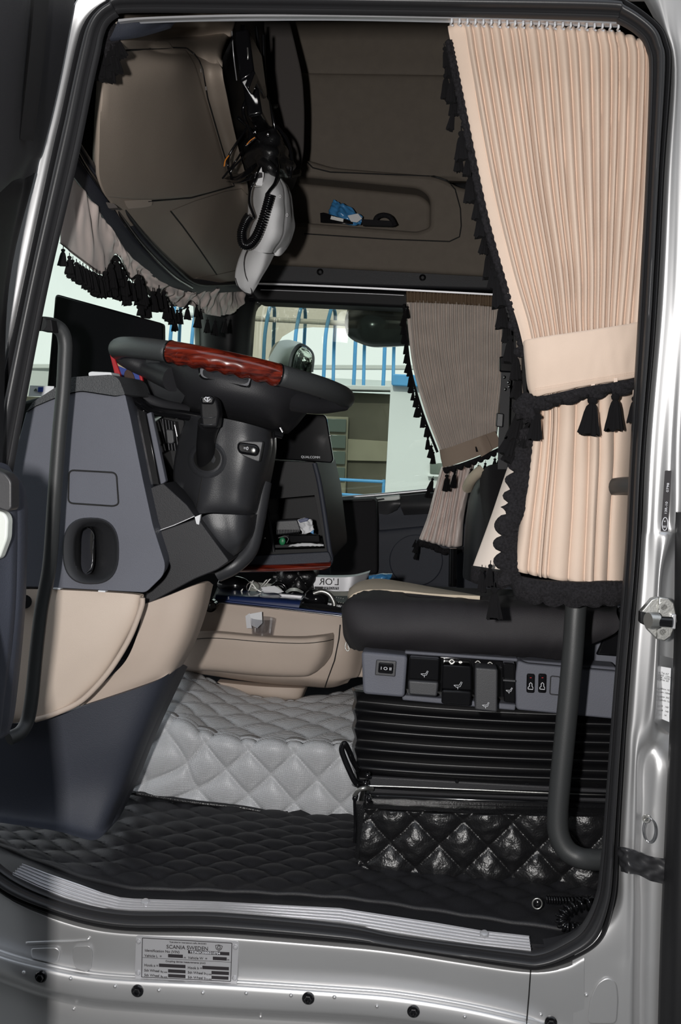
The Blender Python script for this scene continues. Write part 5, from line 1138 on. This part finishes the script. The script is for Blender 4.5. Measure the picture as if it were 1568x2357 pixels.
for x in (1222, 1249):
    ps_ = prism('push_switch', rnd([(x-9,1551),(x+10,1552),(x+9,1596),(x-10,1595)], 5), .262, .02, 'black_gloss', e, .003)
    tube('lamp_icon', [(x-6,1586),(x+5,1587),(x+5,1582),(x+3,1580),(x+3,1574),(x,1571),(x-3,1574),(x-3,1580),(x-6,1582),(x-6,1586)], .0008, 'white_ink', ps_, 6, 1, Y=.2605)
    tube('marker', [(x-2,1560),(x+2,1560)], .0008, 'red', ps_, 6, 1, Y=.2605)
V, Fc = sweep([W(x, y, .2675) for x, y in rnd([(1268,1556),(1290,1558),(1290,1600),(1266,1598)], 5)], .0012, 6, True); obj('blank_outline', V, Fc, 'charcoal', e)
for x, y in [(975,1511),(1040,1522),(1060,1526),(1100,1525),(1128,1528)]: tube('spring_clip', [(x-6,y),(x,y-4),(x+6,y+1),(x+2,y+5)], .0016, 'steel', e, 6, 4, Y=.30)
tube('front_latch', [(838,1812,.30),(820,1803,.27),(803,1770,.26),(788,1732,.26),(788,1718,.26),(794,1712,.26),(802,1726,.27),(812,1750,.29),(824,1772,.32)], .0055, 'black_gloss', e, 12, 8)
tube('latch_rod', [(816,1832,.28),(826,1818,.27),(842,1814,.27),(856,1816,.30)], .0045, 'steel', e, 10, 5)
tube('latch_rod', [(816,1838,.28),(818,1900,.30),(816,1940,.30)], .003, 'black_gloss', e, 10, 4)
for x, y in [(846,1785),(842,1803),(818,1836),(850,1838)]: lathe('latch_bolt', [(.0055, .01), (.0055, -.006), (.003, -.008)], W(x, y, .28), (0, 1, 0), 'black_gloss', e, 12)
tube('wire_loop', [(797,1478),(795,1490),(800,1498),(804,1494),(800,1482)], .0012, 'steel', e, 6, 5, Y=.30)
# quilted seat base cover
e = thing('seat_base_cover', 'glossy black quilted leather cover round the driver seat base', 'cover', W(1100, 2035, .3))
loft('quilted_panel', [[(840,1858,.30),(960,1866,.295),(1100,1870,.295),(1250,1872,.295),(1430,1876,.295)],
                       [(834,1910,.30),(960,1916,.295),(1100,1921,.295),(1250,1928,.295),(1430,1934,.295)],
                       [(828,1960,.30),(960,1968,.295),(1100,1974,.295),(1250,1984,.295),(1430,1992,.295)],
                       [(822,2008,.30),(960,2020,.295),(1100,2032,.295),(1250,2042,.295),(1430,2052,.295)]], 'leather', e, 32, 26, th=.02, ang=180,
     disp=lambda u, v: pillow(u*.50+.035, v*.130+.03, .094, .018, .4) + .0025*noise.noise(Vector((u*30, v*9, 0))))
loft('top_piping', [[(836,1850,.298),(1100,1862,.293),(1430,1870,.293)],[(836,1860,.285),(1100,1872,.28),(1430,1880,.28)]], 'leather', e, 20, 3, th=.02, disp=lambda u, v: .003*noise.noise(Vector((u*40, v*2, 0))))
loft('corner_flap', [[(818,1850,.34),(840,1852,.30)],[(820,1930,.34),(836,1932,.30)],[(812,2005,.34),(826,2010,.30)]], 'leather', e, 5, 8, th=.02)
# side console behind the seat
e = thing('bunk_console', 'blue-grey side console with black recess behind the driver seat', 'console', W(1380, 1540, .4))
prism('console_side', rnd([(1325,1530),(1340,1480),(1372,1412),(1392,1392),(1440,1392),(1440,1560)], 8), .36, .12, 'blue_grey', e, .010)
prism('recess', [(1372,1508),(1400,1445),(1425,1398),(1450,1398),(1450,1514)], .352, .03, 'black_gloss', e, .004)

# ---- grab bars
e = thing('grab_bar', 'long black grab bar curving down from the front pillar at left', 'grab bar', W(60, 1690, .06))
tube('bar', [(92,745,.03),(108,746,.05),(126,750,.07),(143,764,.08),(150,790,.085),(149,830,.085),(145,900,.085),(136,1000,.085),(125,1150,.085),(114,1300,.085),(96,1400,.085),(84,1500,.085),(74,1600,.085),(64,1655,.085),(48,1685,.07),(20,1700,.05)], .0125, 'bar_paint', e, 20, 8)
prism('mount', rnd([(94,734),(118,734),(122,764),(94,762)], 4), .03, .03, 'black_plastic', e, .003)
e = thing('grab_bar', 'thick black grab bar curving to the rear pillar in front of the seat', 'grab bar', W(1330, 1980, .1))
tube('bar', [(1340,1150,.16),(1336,1300,.13),(1326,1400,.115),(1319,1500,.11),(1310,1600,.11),(1300,1700,.11),(1290,1800,.11),(1284,1880,.11),(1288,1925,.108),(1306,1958,.104),(1336,1975,.098),(1370,1979,.085),(1410,1978,.06)], .0185, 'bar_paint', e, 24, 8)
tube('bar_mount', [(1462,1118,.03),(1436,1118,.055),(1410,1121,.095),(1385,1126,.125),(1360,1134,.15)], .0145, 'bar_paint', e, 16, 6)
# ---- cord at the lower right
e = thing('coiled_cable', 'black coiled air hose on the floor beside the seat base corner', 'cable', W(1330, 2140, .1))
coil('coil', [(1420,2058,.16),(1385,2074,.10),(1345,2080,.08),(1310,2092,.075),(1292,2112,.07),(1298,2130,.07),(1320,2136,.07),(1352,2140,.08)], .0085, .0026, 17, 'black_gloss', e, n=8, steps=16)
coil('coil', [(1258,2070,.14),(1290,2072,.14),(1330,2072,.14),(1380,2070,.15)], .006, .0022, 16, 'black_gloss', e, n=6, steps=14)
e = thing('steel_ring', 'small dark steel ring lying on the mat left of the coiled hose', 'ring', W(1237, 2092, .13))
tube('ring', [(1237+11*math.cos(a), 2080+12*math.sin(a)) for a in [2*PI*k/14 for k in range(14)]], .0014, 'steel', e, 8, 3, Y=.13, closed=True)
lathe('ring_core', [(.0085, .008), (.0085, -.003), (.004, -.006)], W(1239, 2080, .14), (0, 1, 0), 'black_gloss', e, 16)
e = thing('corner_flap', 'flat grey rubber flap in the rear corner of the doorway sill', 'flap', W(1290, 2180, .03))
loft('flap', [[(1226,2166,.05),(1270,2160,.05),(1310,2148,.05),(1345,2125,.05)],[(1232,2182,.02),(1270,2178,.02),(1310,2162,.02),(1350,2130,.02)]], 'charcoal', e, 8, 4, th=.004)

# ================================================================ CURTAINS
def tassel_mesh(seed, L=1.0):
    rnd_ = random.Random(seed); V = []; Fc = []; n = 22
    prof = [(.02,0),(.02,-.14),(.08,-.16),(.105,-.21),(.09,-.27),(.062,-.30),(.09,-.36),(.125,-.5),(.155,-.7),(.19,-.88),(.21,-1.0)]
    ph = [rnd_.uniform(-1, 1) for _ in range(n)]
    for (r, h) in prof:
        for k in range(n):
            a = 2*PI*k/n; rr = r; hh = h
            if h < -.33: rr = r*(1+(.16 if k % 2 else -.16)) + .012*ph[k]
            if h <= -1.0: hh = h + .05*ph[k]
            V.append((rr*math.cos(a), rr*.75*math.sin(a), hh))
    for i in range(len(prof)-1):
        for k in range(n): Fc.append([i*n+k, i*n+(k+1) % n, (i+1)*n+(k+1) % n, (i+1)*n+k])
    Fc.append([(len(prof)-1)*n+k for k in range(n)])
    me = bpy.data.meshes.new('tassel'); me.from_pydata(V, [], Fc); me.materials.append(MATS['thread']); me.shade_smooth(); me.set_sharp_from_angle(angle=math.radians(50)); return me
TM = [tassel_mesh(s) for s in range(5)]; TN = [0]
def tassel(x, y, Y, hpx, parent, lean=0, wide=1.0):
    """hangs from pixel x, y at depth Y, hpx pixels long"""
    TN[0] += 1; o = bpy.data.objects.new('tassel', TM[TN[0] % 5]); COL.objects.link(o); s = hpx*mpp(Y)
    o.parent = parent
    if parent is not None: o.matrix_parent_inverse = Matrix.Translation(parent.location).inverted()
    o.matrix_basis = Matrix.Translation(W(x, y, Y)) @ Matrix.Rotation(math.radians(lean), 4, 'Y') @ Matrix.Rotation(TN[0]*1.3, 4, 'Z') @ Matrix.Diagonal((s*wide, s*wide, s, 1)); return o
def braid(name, pts, wpx, Y, parent, side=1, pitch=14, lobe=.8, base=.55, m='thread', th=.006, rough=.25):
    """gimp braid along a line with scalloped lobes on one side; pts pixels (x, y[, Y])"""
    Q = [P(p, Y) for p in pts]; L = sum((Q[i+1]-Q[i]).length for i in range(len(Q)-1)); w = wpx*mpp(Y); pit = pitch*mpp(Y)
    NU = max(24, int(L/(.004))); NU = min(NU, 500); rows = []; V = []; K = 5
    cn = [cr1(Q, i/NU) for i in range(NU+1)]
    s = 0
    for i, p in enumerate(cn):
        T = (cn[min(i+1, NU)]-cn[max(i-1, 0)]).normalized(); n = Vector((T.z, 0, -T.x))*side
        if i: s += (cn[i]-cn[i-1]).length
        lob = abs(math.sin(PI*s/pit))**.5
        for k in range(K):
            t = k/(K-1); ww = w*(t*(base+lobe*.45*lob*(1 if t > .5 else .6)))
            bumpy = -.0035*abs(math.sin(PI*s/pit*4))*(1-t) - .0025*noise.noise(Vector((s*180, t*5, 0)))
            V.append(p + n*ww + Vector((0, -th*(1-abs(2*t-1)*.4)+bumpy, 0)))
    N = len(V); Fc = [[i*K+k, i*K+k+1, (i+1)*K+k+1, (i+1)*K+k] for i in range(NU) for k in range(K-1)]
    V += [v+Vector((0, th*1.4, 0)) for v in V]; Fc += [[N+q for q in reversed(f)] for f in Fc]
    per = [i*K for i in range(NU+1)] + [NU*K+k for k in range(1, K)] + [i*K+K-1 for i in range(NU-1, -1, -1)] + [k for k in range(K-2, 0, -1)]
    Fc += [[per[k], per[(k+1) % len(per)], N+per[(k+1) % len(per)], N+per[k]] for k in range(len(per))]
    return obj(name, V, Fc, m, parent, ang=70)
def folds(N, A, seed=1, jit=.35, flat=0.0):
    r = random.Random(seed); kn = [0]
    for i in range(N): kn.append(kn[-1]+1+r.uniform(-jit, jit))
    kn = [k/kn[-1] for k in kn]
    def f(u):
        u = (u-flat)/(1-flat)
        if u <= 0: return .35
        for i in range(N):
            if u <= kn[i+1]+1e-9:
                t = (u-kn[i])/(kn[i+1]-kn[i]); return math.sin(PI*min(max(t, 0), 1))**.72
        return 0
    return f
# near curtain
e = thing('near_curtain_rail', 'white aluminium curtain rail along the top of the open doorway', 'rail', W(900, 42, .06))
loft('rail', [[(272,44,.05),(320,40,.055),(420,36,.06),(560,33,.06),(780,33,.06),(1080,38,.06),(1300,44,.06),(1425,50,.06)],[(272,50,.05),(320,45,.055),(420,41,.06),(560,38,.06),(780,38,.06),(1080,43,.06),(1300,49,.06),(1425,55,.06)]], 'alu', e, 6, 2, th=.012)
loft('rail_lip', [[(320,47,.075),(420,43,.075),(560,41,.075),(780,40,.075),(1080,46,.075),(1425,56,.075)],[(320,50,.075),(420,46,.075),(560,44,.075),(780,43,.075),(1080,49,.075),(1425,59,.075)]], 'rail_white', e, 6, 2, th=.01)
e = thing('door_curtain', 'pleated pinkish beige curtain with black tasselled edge at the near doorway', 'curtain', W(1330, 1380, .12))
ff = folds(20, 1, 3, .25, .085)
def amp(u, v):
    a = .018*(.6+.4*min(1, v*6)) if v < .5 else 0.018*(1-.35*(v-.5)*2)
    uu = u + .007*noise.noise(Vector((u*5, v*1.6, 0)))*(min(1, v*3))
    return a*ff(min(max(uu, 0), 1))*1.0 + .0015*noise.noise(Vector((u*9, v*5, 1)))
loft('pleated_cloth', [[(1031,62,.095),(1060,52,.09),(1180,58,.09),(1300,64,.09),(1400,72,.09),(1470,92,.085),(1499,118,.08)],
                       [(1034,82,.095),(1066,76,.09),(1186,80,.09),(1304,84,.09),(1404,90,.09),(1471,106,.085),(1500,130,.08)],
                       [(1048,150,.095),(1078,150,.09),(1195,150,.09),(1310,150,.09),(1410,152,.09),(1474,158,.085),(1500,170,.08)],
                       [(1100,420,.095),(1128,420,.09),(1228,420,.09),(1325,420,.09),(1405,420,.09),(1464,425,.085),(1490,430,.08)],
                       [(1150,620,.09),(1176,620,.088),(1262,620,.085),(1338,620,.085),(1400,620,.085),(1450,620,.083),(1480,620,.08)],
                       [(1190,740,.085),(1212,742,.08),(1280,742,.08),(1340,742,.08),(1396,742,.08),(1440,742,.08),(1474,742,.078)],
                       [(1212,830,.075),(1230,832,.07),(1290,830,.07),(1344,828,.07),(1394,826,.07),(1434,824,.07),(1470,822,.07)]], 'curtain_cloth', e, 60, 10, th=.0015, ang=180, disp=amp, mode='y')
# lower part
e2 = e
nl = [0, .10, .17, .20, .245, .40, .52, .60, .74, 1.0]
def lowf(u, v):
    for i in range(len(nl)-1):
        if u <= nl[i+1]+1e-9:
            t = (u-nl[i])/(nl[i+1]-nl[i]); return (.016*(1-.3*(i % 2)))*math.sin(PI*min(max(t, 0), 1))**.55 + .002*noise.noise(Vector((u*6, v*4, 0)))
    return 0
loft('lower_cloth', [[(1222,900,.085),(1265,895,.08),(1310,888,.08),(1355,882,.08),(1398,878,.085),(1468,868,.13)],
                     [(1225,960,.085),(1268,960,.08),(1310,960,.08),(1352,960,.08),(1400,960,.085),(1462,960,.13)],
                     [(1216,1060,.085),(1262,1060,.08),(1306,1060,.08),(1350,1060,.08),(1400,1060,.085),(1456,1060,.13)],
                     [(1200,1180,.085),(1250,1180,.08),(1300,1180,.08),(1346,1180,.08),(1392,1180,.085),(1449,1180,.13)],
                     [(1184,1290,.085),(1240,1300,.08),(1290,1310,.08),(1340,1318,.08),(1386,1320,.085),(1442,1325,.13)],
                     [(1186,1312,.085),(1240,1326,.08),(1290,1334,.08),(1340,1340,.08),(1386,1340,.085),(1440,1342,.13)]], 'curtain_cloth', e, 40, 12, th=.0015, ang=180, disp=lowf, mode='y')
loft('cloth_return', [[(1190,1030,.16),(1206,1020,.13),(1222,1010,.10)],[(1168,1078,.17),(1190,1075,.14),(1216,1070,.11)],[(1130,1190,.17),(1160,1190,.14),(1200,1190,.11)],[(1089,1302,.17),(1130,1308,.14),(1190,1316,.11)]], 'curtain_back', e, 8, 10, th=.0015,
     disp=lambda u, v: .003*math.sin(u*5))
edgeL = [(1036,92),(1050,160),(1070,260),(1094,380),(1120,500),(1150,610),(1180,710),(1200,780),(1210,820)]
braid('edge_braid', edgeL, 14, .088, e, side=1, pitch=10)
tube('edge_beads', [(x+2, y) for x, y in edgeL], lambda t, a: .0022+.0008*math.sin(t*900), 'thread', e, 8, 24, Y=.084)
tl = [(1030,110,62,8),(1022,100,50,14),(1026,160,62,5),(1040,170,60,2),(1044,200,60,6),(1046,245,50,-8),(1062,290,72,5),(1056,330,60,4),(1078,350,50,0),(1082,385,75,5),(1100,440,60,0),(1108,470,70,4),(1120,520,60,-4),(1124,560,75,6),(1136,600,60,2),(1146,640,62,4),(1156,680,70,4),(1168,720,64,2),(1176,760,70,0),(1188,800,70,3),(1198,840,72,-4),(1142,610,90,10)]
for x, y, h, l in tl: tassel(x, y, .10+random.uniform(-.01, .02), h*1.05, e, -l)
for i in range(12):
    t = i/11; x = 1042+(1200-1042)*t**1.05; y = 130+680*t
    blob('edge_loop', (x-4, y, .096), (.010,.006,.010), 'thread', e, dn=.5, sc=2)
# braid down the front edge of the lower part and along its hem
braid('edge_braid', [(1230,985),(1230,1020),(1224,1070),(1216,1120),(1207,1180),(1194,1210),(1190,1250),(1192,1300),(1202,1335)], 46, .080, e, side=1, pitch=36, lobe=1.3, base=.6, th=.010)
braid('hem_fringe', [(1086,1304,.16),(1120,1312,.13),(1160,1318,.10),(1190,1324,.072),(1225,1332,.064),(1260,1336,.060),(1300,1338,.060),(1340,1340,.06),(1384,1338,.06),(1420,1338,.066),(1452,1338,.075)], 58, .08, e, side=1, pitch=44, lobe=.4, base=.82, th=.014)
for x, y, h, l in [(1110,1300,62,-3),(1138,1340,84,-4),(1130,1290,60,2),(1196,960,90,18),(1206,920,92,12),(1218,960,70,10),(1200,1000,70,24)]: tassel(x, y, .076, h, e, l)
# hooks along the rail
for i in range(22):
    x = 1040+i*18.3; y = 47+i*.62
    o = tube('curtain_hook', [(x,y-4,.062),(x,y+4,.062),(x-3,y+9,.075),(x+3,y+12,.080)], .0018, 'rail_white', e, 6, 3)
# tieback
e = thing('curtain_tieback', 'wide stitched beige tieback band with black tassels holding the near curtain', 'tieback', W(1340, 900, .05))
tb = [[(1206,788,.070),(1214,782,.058),(1246,776,.050),(1340,762,.046),(1420,750,.05),(1476,740,.062)],
      [(1210,840,.070),(1220,838,.056),(1250,832,.046),(1340,818,.042),(1420,806,.046),(1474,796,.060)],
      [(1219,902,.070),(1228,908,.058),(1256,902,.050),(1340,884,.046),(1420,870,.05),(1470,862,.062)],
      [(1221,910,.072),(1230,913,.060),(1256,908,.052),(1340,890,.048),(1420,877,.052),(1470,868,.064)]]
tbo = loft('band', tb, 'curtain_cloth', e, 14, 8, th=.003, ang=180, disp=lambda u, v: .0015*noise.noise(Vector((u*12, v*2, 0))) + (.0012 if v < .9 else 0)); TB = bvh(tbo)
for dy in (0, -5):
    for k in range(46):
        x = 1232+k*5.1; y = 898-(x-1232)*.155+dy
        if x < 1466: pass
st = []
for dy in (0, -5):
    for k in range(46):
        x = 1232+k*5.1; y = 899-(x-1232)*.165+dy
        if x < 1466: st.append(sweep([on(TB, x, y, .0004), on(TB, x+3.2, y-.5, .0004)], .0006, 5))
merge('stitching', st, 'ribbon', tbo)
braid('braid', [(1222,913),(1256,910),(1340,892),(1420,879),(1470,870)], 24, .052, e, side=1, pitch=58, lobe=1.9, th=.010)
for x, y, h in [(1238,926,86),(1366,900,98),(1418,892,96),(1462,902,70)]:
    t_ = tassel(x, y, .045, h, e, 2 if x < 1400 else -1, 1.15)
    if x > 1300: prism('ribbon', [(x-5,y-22),(x+4,y-22),(x+4,y+8),(x-5,y+8)], .047, .001, 'ribbon', e, 0)
for x, y in [(1270,920),(1284,922),(1330,906),(1342,908),(1388,898),(1396,896),(1440,886),(1450,888)]: blob('loop', (x, y, .045), (.010,.007,.009), 'thread', e, dn=.6, sc=2)
for x, y in [(1216,930),(1222,950),(1206,940)]: blob('knot', (x, y, .05), (.016,.012,.018), 'thread', e, dn=.6, sc=3)

# far curtain
e = thing('far_curtain', 'grey-beige pleated curtain with black tassels at the far window', 'curtain', W(1010, 1270, 2.0))
fg = folds(24, 1, 8, .3, .03)
loft('pleated_cloth', [[(936,692,1.98),(1000,694,1.98),(1090,699,1.98),(1170,706,1.98)],[(940,760,1.98),(1002,760,1.98),(1090,762,1.98),(1166,765,1.98)],
                       [(952,850,1.98),(1012,850,1.98),(1092,850,1.98),(1160,850,1.98)],[(980,950,1.98),(1030,950,1.98),(1096,950,1.98),(1148,950,1.98)],[(1014,1040,1.98),(1050,1034,1.98),(1100,1020,1.98),(1144,1005,1.98)]],
     'curtain_grey', e, 90, 12, th=.002, ang=180, mode='y', disp=lambda u, v: .016*fg(min(max(u+.012*noise.noise(Vector((u*6, v*3, 0)))*min(1, v*3), 0), 1)) + .005*noise.noise(Vector((u*16, v*12, 0)))*min(1, v*2)*(1-u))
fh = folds(34, 1, 5, .3)
loft('header_tape', [[(935,671,1.97),(1000,673,1.97),(1090,678,1.97),(1172,684,1.97)],[(936,696,1.97),(1000,698,1.97),(1090,703,1.97),(1172,710,1.97)]], 'curtain_header', e, 90, 4, th=.004, ang=180, mode='y', disp=lambda u, v: .012*fh(u))
loft('side_hem', [[(1162,706,2.0),(1172,708,1.99)],[(1150,900,2.0),(1156,900,1.99)],[(1138,1005,2.0),(1144,1003,1.99)]], 'curtain_header', e, 4, 8, th=.003)
ft = [(930,722,28),(938,700,32),(930,760,30),(934,782,32),(935,806,30),(942,824,34),(944,856,34),(948,874,30),(952,895,26),(958,905,32),(961,928,32),(972,950,34),(982,975,30),(985,1000,34),(994,1020,34),(998,1035,32),(928,740,30),(944,840,26),(966,930,28)]
for x, y, h in ft: tassel(x, y, 1.93, h, e, random.uniform(-6, 6), 1.1)
braid('edge_braid', [(933,700),(937,760),(948,850),(974,945),(1010,1040)], 7, 1.95, e, side=1, pitch=7, th=.012)
fl2 = folds(7, 1, 4, .5)
loft('lower_cloth', [[(1016,1074,2.0),(1040,1070,1.99),(1066,1066,1.99),(1095,1060,2.0)],[(1000,1130,2.0),(1026,1130,1.99),(1054,1130,1.99),(1080,1128,2.0)],[(984,1190,2.0),(1014,1190,1.99),(1044,1192,1.99),(1068,1192,2.0)],
                     [(965,1240,2.0),(1000,1250,1.99),(1034,1258,1.99),(1064,1256,2.0)]], 'satin', e, 40, 12, th=.002, ang=180, mode='y', disp=lambda u, v: .022*fl2(u) + .008*noise.noise(Vector((u*8, v*8, 4))))
braid('hem_fringe', [(964,1243),(1000,1252),(1018,1262),(1044,1262),(1066,1258)], 16, 1.96, e, side=1, pitch=14, th=.012)
for x, y, h in [(998,1096,34),(992,1112,34),(964,1240,34),(958,1240,20),(962,1262,26)]: tassel(x, y, 1.93, h, e, 12)
e = thing('far_curtain_tieback', 'brown tieback band with black tassels around the far curtain', 'tieback', W(1080, 1070, 1.9))
loft('band', [[(1012,1036,1.93),(1040,1028,1.90),(1090,1010,1.89),(1140,992,1.92)],[(1015,1056,1.93),(1045,1048,1.90),(1095,1030,1.89),(1148,1008,1.92)],[(1020,1076,1.93),(1050,1068,1.90),(1100,1050,1.89),(1156,1024,1.92)]], 'band_brown', e, 8, 6, th=.006)
loft('band_fold', [[(1090,1013,1.885),(1104,1006,1.88),(1118,1000,1.89)],[(1098,1030,1.885),(1110,1024,1.88),(1126,1016,1.89)],[(1108,1052,1.885),(1118,1046,1.88),(1134,1036,1.89)]], 'band_brown', e, 4, 6, th=.006)
prism('clasp_tag', [(1094,1028),(1097,1028),(1101,1040),(1096,1040)], 1.878, .002, 'thread', e, 0)
braid('braid', [(1019,1077),(1050,1070),(1100,1052),(1158,1026)], 12, 1.90, e, side=1, pitch=16, lobe=1.6, th=.012)
for x, y, h in [(1029,1086,44),(1048,1078,44),(1086,1074,34),(1102,1066,30),(1118,1060,34),(1140,1050,34),(1150,1046,40)]: tassel(x, y, 1.87, h, e, random.uniform(-5, 5))

# windshield pelmet
e = thing('windshield_pelmet', 'pale satin scalloped pelmet with black tassels along the windshield top', 'pelmet', W(350, 680, 1.2))
top_ = [(150,390),(184,425),(228,486),(262,532),(300,588),(340,622),(380,653),(420,668),(456,672),(500,662),(540,654),(562,656)]
bot_ = [(140,560),(186,596),(240,632),(270,585),(300,640),(322,655),(350,682),(395,705),(440,702),(478,724),(530,722),(566,690)]
midp = [(a[0]*.5+b[0]*.5, a[1]*.5+b[1]*.5) for a, b in zip(top_, bot_)]
loft('satin_cloth', [wx(top_, -.715), wx(midp, -.722), wx(bot_, -.73)], 'satin', e, 20, 14, th=.003, tv=(-1, 0, 0), ang=180, disp=lambda u, v: (.022*noise.noise(Vector((u*30, v*1.4, 0))) + .010*noise.noise(Vector((u*75, v*2.5, 2))))*(1-.4*v)*(.25+.75*min(1, u*2.5)))
braid('edge_braid', wx([(140,560),(165,580),(200,606),(240,632),(252,612),(268,588),(284,612),(300,642),(316,634),(330,640),(345,690),(372,662),(396,700),(420,712),(440,692),(456,706)], -.72), 9, .5, e, side=1, pitch=8, th=.010)
pt_ = [(146,572,42),(160,588,44),(168,596,46),(176,602,46),(184,607,46),(191,611,46),(198,616,48),(206,620,48),(214,623,50),(222,627,52),(230,630,54),(237,634,52),(243,622,50),
       (256,604,60),(262,622,60),(270,592,50),(278,604,56),(284,620,60),(290,632,60),(298,644,50),(305,650,44),(318,628,60),(324,640,62),(330,662,50),(326,690,38),(340,692,42),(344,684,48),
       (352,668,50),(366,662,50),(378,668,50),(384,690,46),(388,706,36),(396,700,36),(402,726,38),(394,722,28),(417,712,36),(408,714,30),(432,706,32),(453,702,30),(458,720,36),(462,712,26),
       (478,736,32),(496,738,36),(520,734,34),(248,640,44),(272,640,50),(292,660,44)]
for x, y, h in pt_:
    p = WX(x, y, -.71, .07); tassel(x, y-6, p.y, h*1.1, e, random.uniform(-4, 4), 1.15)
# tassel bunch at the top front corner
e = thing('corner_tassels', 'bunch of black tassels hanging in the top front corner of the doorway', 'tassel', W(245, 180, .09), )
for x, y, h, l in [(256,62,70,-6),(244,74,80,-4),(250,90,92,4),(240,96,86,0),(262,74,60,-18),(258,96,70,-10)]: tassel(x, y, .09, h, e, l, 1.3)
blob('knot', (252,74,.09), (.026,.014,.026), 'thread', e, dn=.7, sc=3); blob('knot', (244,110,.09), (.02,.012,.03), 'thread', e, dn=.7, sc=3)

# ---- rear dark zone: belt, passenger seat
e = thing('passenger_seat', 'dark passenger seat back with a pale piped edge behind the far curtain', 'seat', W(1120, 1400, 1.5))
loft('seat_back', [[(1110,1090,1.7),(1130,1078,1.6),(1165,1074,1.6),(1220,1080,1.62)],[(1088,1130,1.7),(1108,1120,1.58),(1160,1110,1.55),(1230,1110,1.6)],[(1074,1200,1.7),(1096,1200,1.58),(1150,1200,1.55),(1230,1200,1.6)],[(1066,1330,1.7),(1090,1340,1.58),(1150,1345,1.55),(1230,1350,1.6)]], 'charcoal', e, 8, 8, th=.12)
tube('pale_piping', [(1076,1124,1.62),(1084,1106,1.58),(1098,1090,1.56),(1112,1080,1.56)], .016, 'seat_beige', e, 10, 6)
loft('side_bolster', [[(1108,1088,1.55),(1130,1072,1.5),(1170,1070,1.52)],[(1106,1140,1.55),(1130,1140,1.48),(1180,1140,1.5)],[(1120,1240,1.55),(1140,1240,1.5),(1180,1240,1.52)]], 'seat_cloth', e, 8, 8, th=.08)
tube('bolster_post', [(1043,1262,1.6),(1042,1350,1.6)], .012, 'black_gloss', e, 8, 3)
e = thing('seat_belt', 'dark seat belt with buckle hanging between the two curtains', 'belt', W(1170, 1040, 1.4))
loft('webbing', [[(1158,690,1.5),(1178,690,1.5)],[(1154,850,1.5),(1176,850,1.5)],[(1148,1000,1.5),(1170,1000,1.5)],[(1146,1080,1.5),(1168,1080,1.5)]], 'charcoal', e, 4, 8, th=.004)
prism('guide', rnd([(1150,820),(1186,822),(1186,858),(1150,856)], 5), 1.47, .03, 'black_gloss', e, .004)
prism('buckle', rnd([(1144,950),(1160,952),(1158,984),(1142,982)], 4), 1.47, .03, 'dark_plastic', e, .003)
for x, y in [(1161,868),(1170,880),(1172,890),(1163,896)]: blob('bright_screw', (x, y, 1.46), (.003,.003,.005), 'chrome', e, sc=1)
e = thing('rear_trim_post', 'dark post with pale strip between the two curtains', 'post', W(1195, 1040, 1.6))
prism('post', [(1172,690),(1215,690),(1215,1080),(1172,1080)], 1.62, .08, 'black_plastic', e, .004)
loft('pale_strip', [[(1188,750,1.60),(1200,750,1.6)],[(1190,880,1.60),(1202,880,1.6)],[(1196,920,1.60),(1212,935,1.6)]], 'console', e, 3, 6, th=.004)

for o in scn.objects:
    if o.get('kind') == 'group': pass
